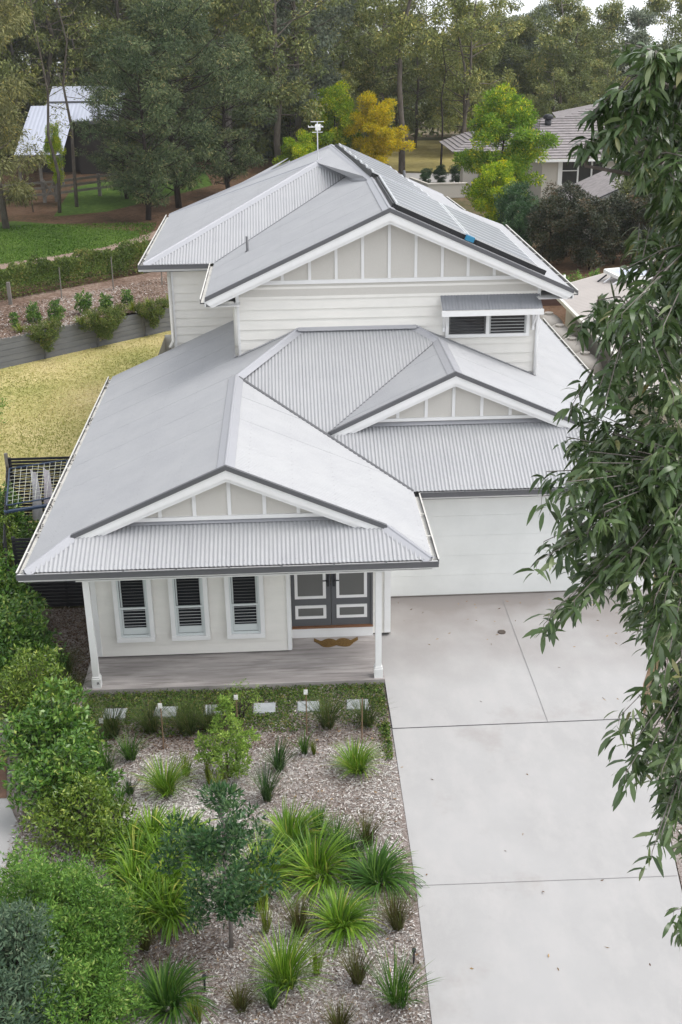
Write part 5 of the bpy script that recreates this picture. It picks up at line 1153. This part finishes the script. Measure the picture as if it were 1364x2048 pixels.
# entry wing
mb = MB(); tiles(mb, (17.3, 66.4, 3.0), (23, 66.4, 3.0), (23, 69.4, 4.0), (19.6, 69.4, 4.0), 8); tiles(mb, (17.3, 74, 3.0), (17.3, 66.4, 3.0), (19.6, 69.4, 4.0), (19.6, 72, 4.0), 8); mb.build('entry_roof', M['tile'], nh)
mb = MB(); mb.box(18.2, 19.3, 67.2, 68.6, 0, 2.9); mb.box(19.3, 23, 67.6, 67.8, 0, 2.9); mb.build('entry_wall', M['render'], nh)
bw = MB(); bw.box(15.4, 18.2, 65.2, 65.45, 0, .95); bw.bar((15.6, 65.4, .55), (14.6, 69.5, .55), .2, .8); bw.box(15.35, 18.25, 65.15, 65.5, .951, 1.03)
tag(bw.build('boundary_wall', M['render']), 'low pale rendered wall left of the lime green tree', 'wall')
# neighbour's nearer gable with the bright barge
ng = thing('garage_wing', (21, 48, 0), 'pale gabled garage wing half hidden behind dark shrubs and gum leaves', 'house')
mb = MB(); mb.poly([(21.0, 46, 1.85), (26.5, 46, 4.2), (26.5, 52, 4.2), (21.0, 52, 1.85)]); mb.build('roof', M['tile'], ng)
mb = MB(); mb.bar((21.0, 45.95, 1.73), (26.5, 45.95, 4.08), .06, .26); mb.build('barge_board', M['white'], ng)
mb = MB(); mb.poly([(21.3, 46.2, 0), (26.5, 46.2, 0), (26.5, 46.2, 4.0), (21.3, 46.2, 1.8)]); mb.build('wall', M['render'], ng)
mb = MB(); mb.bar((21.0, 45.93, 1.89), (26.5, 45.93, 4.24), .08, .06); mb.build('barge_cap', M['gutter'], ng)

# beige roofed building to the right
bb = thing('beige_building', (15.5, 18, 0), 'low beige metal-roofed building right of the house', 'building')
mb = MB(); A = (15.0, 9, 2.6); B = (15.0, 23.4, 2.6); C = (20.5, 25.8, 3.35); D = (20.5, 9, 3.35)
sheet([A, B, C, D], (0, 1, 0), mb=mb, amp=.008, per=.2); mb.build('roof', M['beigeroof'], bb, True)
mb = MB(); mb.bar((14.95, 9, 2.56), (14.95, 23.4, 2.56), .12, .12); mb.build('gutter', M['gutter_in'], bb)
mb = MB(); mb.box(15.5, 20.5, 9.2, 22.9, 0, 2.5); mb.bar((15.0, 23.42, 2.52), (20.5, 25.82, 3.27), .08, .16); mb.build('wall', M['render'], bb)
mb = MB(); mb.tube([(15.35, 22.9, 2.65), (15.35, 22.9, 3.2)], .05, 8); mb.build('vent_pipe', M['white'], bb, True)
sh = thing('roof_solar_heater', (17.5, 22.6, 3.2), 'tilted white-framed solar heater panel standing on the beige roof', 'solar heater')
mb = MB(); P1, P2, P3, P4 = (17.0, 23.4, 3.22), (17.35, 22.4, 3.12), (18.8, 22.6, 3.12), (18.5, 23.5, 3.3)
for a_, b_ in ((P1, P2), (P2, P3), (P3, P4), (P4, P1)): mb.bar(a_, b_, .12, .12)
mb.build('frame', M['white'], sh)
mb = MB(); mb.poly([(q[0], q[1], q[2] - .02) for q in (P1, P2, P3, P4)]); mb.build('panel', M['barnroof'], sh)
for x, y in ((16.95, 23.3), (17.1, 23.0), (17.3, 22.5), (17.8, 22.4), (18.4, 22.5)):
    mb = MB(); mb.tube([(x - .25, y - .1, 2.6 + (x - .25 - 15) * .136 + .02), (x + .1, y, 3.08)], .035, 6); mb.build('leg', M['blackmetal'] if x < 17 or x > 18.5 else M['solarframe'], sh)
for i, y in enumerate((21.3, 19.5, 17.7, 15.9)):
    t = thing('water_tank', (14.55, y, 0), ['farthest', 'second farthest', 'second nearest', 'nearest'][i] + ' slim beige water tank between the house and the beige building', 'water tank', 'slim beige water tanks')
    mb = MB(); n = 20; prof = [(0, .0), (.02, .05), (1.75, .05), (1.95, -.02), (2.05, -.18)]; k = 0
    for z, dr in prof:
        for j in range(n):
            a_ = 6.283 * j / n; mb.v.append(((.38 + dr) * math.copysign(abs(math.cos(a_)) ** .6, math.cos(a_)), (.80 + dr) * math.copysign(abs(math.sin(a_)) ** .6, math.sin(a_)), z))
    for i2 in range(len(prof) - 1):
        for j in range(n): mb.f.append((i2*n+j, i2*n+(j+1) % n, (i2+1)*n+(j+1) % n, (i2+1)*n+j))
    mb.f.append(tuple(range((len(prof)-1)*n, len(prof)*n))); mb.build('tank_body', M['tank'], t, True, local=True)
    mb = MB(); mb.tube([(0, .3, 2.04), (0, .3, 2.12)], .16, 12); mb.build('tank_lid', M['tank'], t, local=True)
b = MB(); b.box(14.2, 30, 31.5, 31.7, 0, .55); tag(b.build('timber_edging', M['brown']), 'low dark brown timber edging behind the beige roof', 'garden edging')
shrub('side_shrub', 'low dark green shrub between the house roof corner and the beige building', 'shrub', (14.5, 25.6, 0), [(0, 0, .4, .5), (.3, .7, .4, .45)], 1500, .08, .035, 'darkgr', seed=98)
sheetmesh('side_garden', [(13.9, 22.2), (15.2, 22.2), (15.2, 24), (26, 31), (26, 46), (15.5, 46), (14, 30)], .003, M['litter'])

# ================================================================ FOREGROUND GUM
GUM_TIPS=[[7.68,-12.55,7.25],[7.23,-12.76,9.46],[7.21,-11.1,8.34],[7.93,-9.81,11.48],[8.22,-10.27,10.43],[7.3,-11.89,11.85],[7.04,-12.46,9.28],[7.61,-11.81,10.15],[7.61,-11.07,11.07],[6.68,-12.87,9.44],[7.83,-10.76,10.44],[7.76,-10.51,11.26],[7.5,-12.21,9.95],[7.64,-11.82,9.74],[8.08,-12.51,6.11],[7.66,-12.55,7.92],[7.58,-10.94,8.27],[8.23,-11.27,7.79],[7.74,-12.13,10.21],[7.41,-13.41,7.51],[6.98,-11.87,8.89],[8.26,-10.54,9.69],[7.37,-11.38,9.0],[7.62,-12.05,8.48],[7.18,-13.3,8.54],[7.69,-12.4,8.61],[8.01,-11.36,7.45],[7.5,-11.87,9.85],[7.04,-12.39,10.36],[7.38,-12.83,9.57],[7.37,-11.71,8.55],[7.57,-12.0,10.65],[7.64,-12.46,9.36],[7.87,-11.16,11.4],[7.81,-10.52,9.13],[7.53,-12.95,8.82],[7.03,-12.95,8.75],[7.69,-12.5,7.55],[7.83,-11.84,9.76],[6.92,-12.93,9.26],[7.63,-11.87,11.13],[7.62,-12.4,10.02],[7.36,-12.68,9.91],[8.14,-10.3,11.48],[7.21,-11.53,11.56],[7.82,-11.1,9.42],[7.29,-11.2,9.32],[7.49,-11.81,8.63],[7.87,-11.37,10.08],[7.53,-12.58,9.49],[7.98,-12.75,5.83],[7.75,-11.32,11.84],[7.9,-11.42,10.78],[7.25,-12.45,8.84],[8.02,-12.22,7.55],[7.95,-10.38,11.39],[7.28,-11.53,11.57],[7.12,-12.89,8.98],[7.31,-12.79,9.3],[7.11,-12.41,10.38],[8.15,-9.84,10.87],[7.29,-11.35,8.67],[7.78,-12.49,7.66],[8.25,-10.27,10.35],[8.08,-11.27,7.56],[7.59,-10.99,9.26],[7.71,-11.25,7.65],[7.51,-12.94,8.06],[7.4,-11.44,11.73],[7.67,-12.45,8.79],[7.7,-12.48,6.9],[7.06,-12.77,9.17],[8.16,-11.52,8.39],[7.48,-10.89,8.91],[7.53,-12.99,8.39],[7.37,-12.74,9.18],[7.04,-12.14,9.78],[7.63,-11.44,9.43],[7.77,-11.77,10.33],[7.39,-12.07,9.03],[7.11,-12.17,9.51],[6.88,-12.63,9.47],[7.21,-11.93,9.15],[7.79,-11.65,9.03],[7.2,-13.41,7.89],[7.78,-13.13,6.95],[7.85,-11.05,10.54],[8.22,-10.15,11.07],[7.3,-12.68,8.77],[7.57,-12.18,8.78],[7.52,-11.74,9.25],[7.12,-11.86,11.42],[8.03,-11.84,6.94],[6.86,-12.16,8.76],[8.0,-10.7,8.67],[7.79,-11.52,9.84],[7.05,-11.78,8.76],[7.13,-11.84,8.32],[7.45,-12.72,8.87],[7.71,-10.62,9.65],[7.51,-13.17,8.02],[7.5,-12.7,7.14],[7.79,-11.06,10.34],[7.13,-12.7,9.3],[8.22,-10.36,11.23],[7.19,-12.65,8.66],[7.33,-10.66,8.93],[7.72,-12.05,9.15],[8.03,-11.65,6.81],[7.24,-12.78,9.64],[7.25,-13.36,8.38],[7.26,-12.28,10.13],[8.13,-12.04,6.86],[8.02,-11.2,7.85],[7.57,-12.2,6.81],[8.0,-10.22,11.04],[7.41,-11.25,11.47],[8.07,-11.35,9.72],[7.74,-11.75,11.25],[7.36,-10.75,11.21],[7.72,-13.05,7.73],[7.61,-11.94,11.77],[7.38,-12.34,9.66],[7.34,-11.68,11.23],[7.52,-13.39,7.74],[7.66,-10.97,11.6],[7.42,-12.72,8.36],[7.19,-11.07,9.0],[7.36,-11.13,11.16],[7.84,-9.78,11.21],[7.23,-12.14,8.34],[7.76,-11.6,9.2],[8.02,-12.03,6.08],[7.81,-10.94,10.68],[7.74,-11.24,9.91],[8.32,-10.05,11.46],[6.76,-12.62,9.15],[7.98,-12.25,7.77],[7.46,-12.65,9.75],[8.31,-10.89,8.44],[8.29,-10.36,10.67],[7.61,-11.47,11.01],[7.64,-12.68,6.95],[7.68,-10.92,10.83],[7.74,-12.74,8.22],[7.64,-12.1,6.86],[7.93,-10.52,9.51],[7.72,-11.41,7.74],[7.48,-12.75,9.15],[8.0,-11.0,9.24],[8.14,-11.78,6.77],[7.57,-13.35,8.04],[7.63,-12.35,10.08],[7.38,-11.35,9.59],[6.99,-12.42,10.31],[7.45,-13.72,7.57],[7.95,-11.12,10.39],[7.6,-11.98,10.09],[7.52,-10.75,9.33],[7.94,-10.8,9.25],[7.86,-10.05,11.32],[7.12,-12.41,8.61],[7.31,-13.31,7.88],[7.53,-11.96,7.86],[7.76,-10.77,9.58],[8.25,-10.29,10.09],[7.55,-12.01,10.5],[7.5,-11.87,9.42],[7.69,-11.14,7.72],[8.16,-11.75,6.4],[7.54,-11.83,8.57],[7.9,-10.87,11.73],[7.2,-11.39,9.3],[7.03,-12.91,8.88],[7.36,-11.71,9.11],[7.57,-10.85,9.3],[7.8,-11.01,9.98],[7.44,-12.55,9.68],[7.66,-11.63,9.87],[7.89,-10.38,10.92],[7.07,-12.7,9.24],[7.7,-11.66,8.53],[7.65,-11.83,11.01],[8.27,-10.95,8.16],[7.51,-13.46,8.21],[7.45,-12.13,8.89],[7.64,-13.31,7.13],[7.81,-10.48,10.55],[7.55,-12.61,9.91],[8.21,-12.16,5.7],[8.14,-10.81,8.41],[7.6,-12.51,7.6],[7.9,-11.58,10.25],[7.81,-10.68,11.18],[7.61,-12.41,8.63],[7.69,-10.71,9.9],[8.1,-11.49,8.92],[8.16,-10.67,10.36],[7.99,-10.08,11.64],[7.71,-12.16,10.45],[8.19,-11.46,7.58],[8.0,-12.02,6.34],[6.84,-12.53,9.36],[7.61,-11.94,11.72],[7.78,-10.84,10.74],[7.61,-12.5,9.8],[8.08,-11.19,8.12],[7.91,-11.18,11.43],[7.71,-11.53,7.94],[7.32,-11.99,9.86],[8.01,-11.19,9.43],[7.04,-12.68,9.32],[7.68,-11.41,11.65],[7.16,-11.05,8.03],[6.98,-12.54,9.84],[7.5,-11.81,10.4],[7.82,-12.12,9.54],[6.9,-12.67,9.03],[7.9,-9.58,11.6],[7.1,-13.1,8.93],[7.64,-12.56,8.23],[7.29,-13.11,8.75],[7.85,-12.94,6.61],[7.52,-13.33,7.4],[7.17,-11.42,8.26],[7.13,-11.54,9.12],[7.62,-11.7,8.91],[8.2,-11.46,8.16],[8.04,-10.4,10.05],[7.81,-10.12,10.87],[7.65,-11.23,10.1],[7.58,-11.48,9.58],[7.56,-10.43,11.42],[7.14,-11.84,8.46],[7.32,-12.97,9.07],[8.12,-9.63,11.35],[7.55,-12.44,8.31],[7.92,-10.87,10.08],[8.22,-11.08,8.65],[7.41,-13.17,8.39],[7.77,-12.14,9.41],[7.58,-12.07,8.65],[7.47,-11.51,11.78],[7.84,-10.89,10.04],[8.15,-11.76,7.18],[8.45,-10.25,9.8],[7.32,-12.84,9.45],[7.67,-11.77,10.87],[7.72,-11.02,8.74],[7.65,-12.92,7.7],[8.22,-11.6,7.45],[6.92,-11.96,8.59],[8.1,-10.17,10.28],[7.55,-12.77,7.87],[7.6,-9.61,11.19],[7.6,-10.86,9.39],[7.66,-10.88,11.51],[8.12,-11.9,6.75],[7.99,-11.45,7.59],[7.82,-9.89,11.0],[8.07,-11.14,10.27],[7.45,-11.78,9.42],[7.28,-11.46,8.99],[8.18,-10.25,11.15],[7.7,-10.46,9.51],[7.64,-12.31,7.02],[7.96,-11.93,8.06],[7.83,-11.1,10.03],[7.14,-13.31,7.87],[7.84,-10.73,9.81],[8.48,-9.7,11.24],[7.7,-11.35,10.94],[7.5,-12.23,10.61],[8.18,-10.34,10.01],[7.8,-10.91,8.84],[7.56,-12.33,9.14],[7.71,-12.62,7.83],[7.37,-13.52,7.94],[7.59,-11.47,11.42],[7.15,-12.04,8.71],[8.34,-11.78,6.21],[7.4,-12.13,8.97],[7.76,-11.89,7.66],[8.0,-12.21,6.12],[7.41,-11.73,9.25],[7.38,-12.4,8.72],[8.26,-10.38,10.98],[8.06,-10.03,11.57],[7.71,-11.07,9.76],[7.92,-11.92,6.88],[8.1,-11.8,8.02],[7.06,-11.7,9.49],[8.11,-11.69,7.85],[7.34,-12.99,9.26],[6.93,-12.46,9.48],[7.75,-11.64,7.71],[7.63,-12.37,8.82],[7.39,-10.75,11.44],[8.13,-12.09,6.39],[7.17,-12.59,9.47],[7.81,-11.15,8.54],[8.14,-11.58,6.67],[7.71,-11.74,10.78],[6.96,-12.66,8.74],[8.22,-9.69,11.15],[7.15,-12.68,9.13],[7.45,-12.15,11.26],[7.51,-10.98,9.92],[8.08,-11.2,8.52],[8.0,-10.32,10.48],[7.37,-11.8,11.5],[7.84,-11.82,8.94],[7.29,-11.39,8.32],[8.07,-11.1,8.29],[8.19,-10.81,9.17],[7.21,-13.6,7.83],[6.9,-12.96,9.32],[7.64,-11.15,11.37],[7.52,-12.25,7.98],[7.3,-13.07,8.91],[7.22,-13.12,8.74],[8.27,-10.25,11.14],[7.48,-11.89,11.84],[7.34,-11.59,9.23],[7.97,-11.72,9.32],[7.96,-10.09,10.77],[7.31,-11.79,11.16],[7.58,-12.91,6.94],[7.49,-13.07,7.15],[7.43,-11.46,8.93],[6.61,-12.95,8.56],[6.62,-12.8,8.42],[7.44,-13.5,6.63],[7.56,-13.31,6.33],[7.42,-10.8,11.87],[6.64,-12.44,9.17],[6.71,-12.23,9.26],[6.57,-12.71,8.83],[6.73,-12.2,8.73],[6.98,-11.84,10.18],[6.93,-11.91,9.6],[6.96,-11.7,11.32],[7.0,-11.73,11.5],[7.02,-13.28,8.01],[7.05,-13.25,7.87],[7.03,-13.48,7.73],[7.03,-11.99,10.35],[7.19,-11.71,10.07],[6.86,-12.12,9.46],[6.75,-13.02,8.71],[7.25,-13.62,7.37],[7.17,-13.7,7.29]]
M['gumleaf'] = leafmat('gum_leaf', [(0, (.026, .052, .014)), (.35, (.062, .112, .034)), (.7, (.115, .175, .060)), (.93, (.25, .30, .15)), (1, (.24, .20, .06))], .30, .6, .2)
fg = thing('spotted_gum', (11.4, -12.4, 0), 'large gum tree with long drooping leaves hanging in from the right edge', 'tree')
rg = np.random.default_rng(31); b = MB(); tw = MB()
trunk = [Vector(q) for q in ((11.4, -12.4, 0), (11.3, -12.3, 2.5), (11.0, -12.1, 5), (10.5, -11.9, 7.5), (9.8, -11.6, 9.5), (9.1, -11.3, 11), (8.5, -11.0, 12.2))]
b.tube(trunk, [.22, .18, .15, .12, .085, .05, .02], 10)
tips = [Vector(q) for q in GUM_TIPS]
for k in range(520):    # the far side of the crown, outside the picture
    a_ = rg.uniform(-1.9, 2.2); z = rg.uniform(6.2, 12.3); rr = rg.uniform(.4, 2.7); c = Vector((9.3 + rr * math.cos(a_), -11.7 + rr * math.sin(a_), z)); 
    if c.x > 8.9: tips.append(c)
rg2 = np.random.default_rng(9); tips += [q + Vector((abs(rg2.normal(0, .12)), rg2.normal(0, .25), rg2.normal(0, .10))) for q in tips if q.z > 10.3 and q.x < 9]
nodes = []
for k in range(26):     # limbs
    z = 5.0 + k * .27; i0 = max(i for i in range(6) if trunk[i].z <= z); o = trunk[i0].lerp(trunk[i0+1], (z - trunk[i0].z) / (trunk[i0+1].z - trunk[i0].z))
    a_ = k * 2.4; e = o + Vector((math.cos(a_) * 1.0, math.sin(a_) * .9, .5))
    if k % 2 == 0: e = o + Vector((-1.5 - .3 * (k % 4), rg.uniform(-.5, .5), .25))
    b.tube([o, o.lerp(e, .5) + Vector((0, 0, -.08)), e], [.035, .022, .010], 6, False); nodes += [o.lerp(e, t) for t in (.35, .6, .8, 1.0)]
NA = np.array([tuple(q) for q in nodes])
C = []; D = []; LN = []; RN = []; NR = []
for t in tips:
    d_ = NA - np.array(t); w_ = np.linalg.norm(d_ * [1, 1, 1.4], axis=1); o = nodes[int(np.argmin(w_))]
    md = o.lerp(t, .55) + Vector((0, 0, .10)); tw.tube([o, o.lerp(md, .5) + Vector((rg.normal(0, .05), rg.normal(0, .05), .06)), md, t + Vector((0, 0, .06)), t], [.007, .006, .005, .003, .0015], 4, False)
    base = md; v_ = rg.normal(0, .1)
    nl = rg.integers(32, 50); hd = (t - o); hd.z = 0; hd = hd.normalized() if hd.length > .01 else Vector((-1, 0, 0))
    for j in range(nl):
        f = rg.uniform(.25, 1.05); q = md.lerp(t, f) + Vector(rg.normal(0, .025, 3))
        a_ = rg.uniform(0, 6.283); D.append((math.cos(a_) * .9 + hd.x * .5, math.sin(a_) * .9 + hd.y * .5, rg.uniform(-.8, .7))); C.append(tuple(q)); LN.append(rg.uniform(.085, .175)); RN.append(np.clip(rg.normal(.42 + v_, .2), 0, .97 + .03 * (rg.random() < .15)))
C = np.array(C); D = np.array(D); LN = np.array(LN)
V, F, r = leaves(rg, C, D, LN, LN * rg.uniform(.19, .27, len(LN)), curve=.65, rnd=np.array(RN), segs=2)
k = len(b.v); b.v += tw.v; b.f += [tuple(i + k for i in f) for f in tw.f]; b.build('trunk', M['gumbark'], fg, True)
link('crown', fastmesh('crown', V, F, r, True), M['gumleaf'], fg)
hz = MB(); hz.box(-1520, 1720, -75, 915, -37, 46)
M['haze'] = bpy.data.materials.new('haze'); M['haze'].use_nodes = True; _t = M['haze'].node_tree; _t.nodes.remove(_t.nodes['Principled BSDF'])
_v = _t.nodes.new('ShaderNodeVolumePrincipled'); _v.inputs['Color'].default_value = (.93, .95, .97, 1); _v.inputs['Density'].default_value = .0003; _v.inputs['Anisotropy'].default_value = .2
_t.links.new(_v.outputs[0], _t.nodes['Material Output'].inputs['Volume']); tag(hz.build('haze', M['haze']), kind='stuff')
print('objects', len(bpy.data.objects), 'leaves fg', len(C))
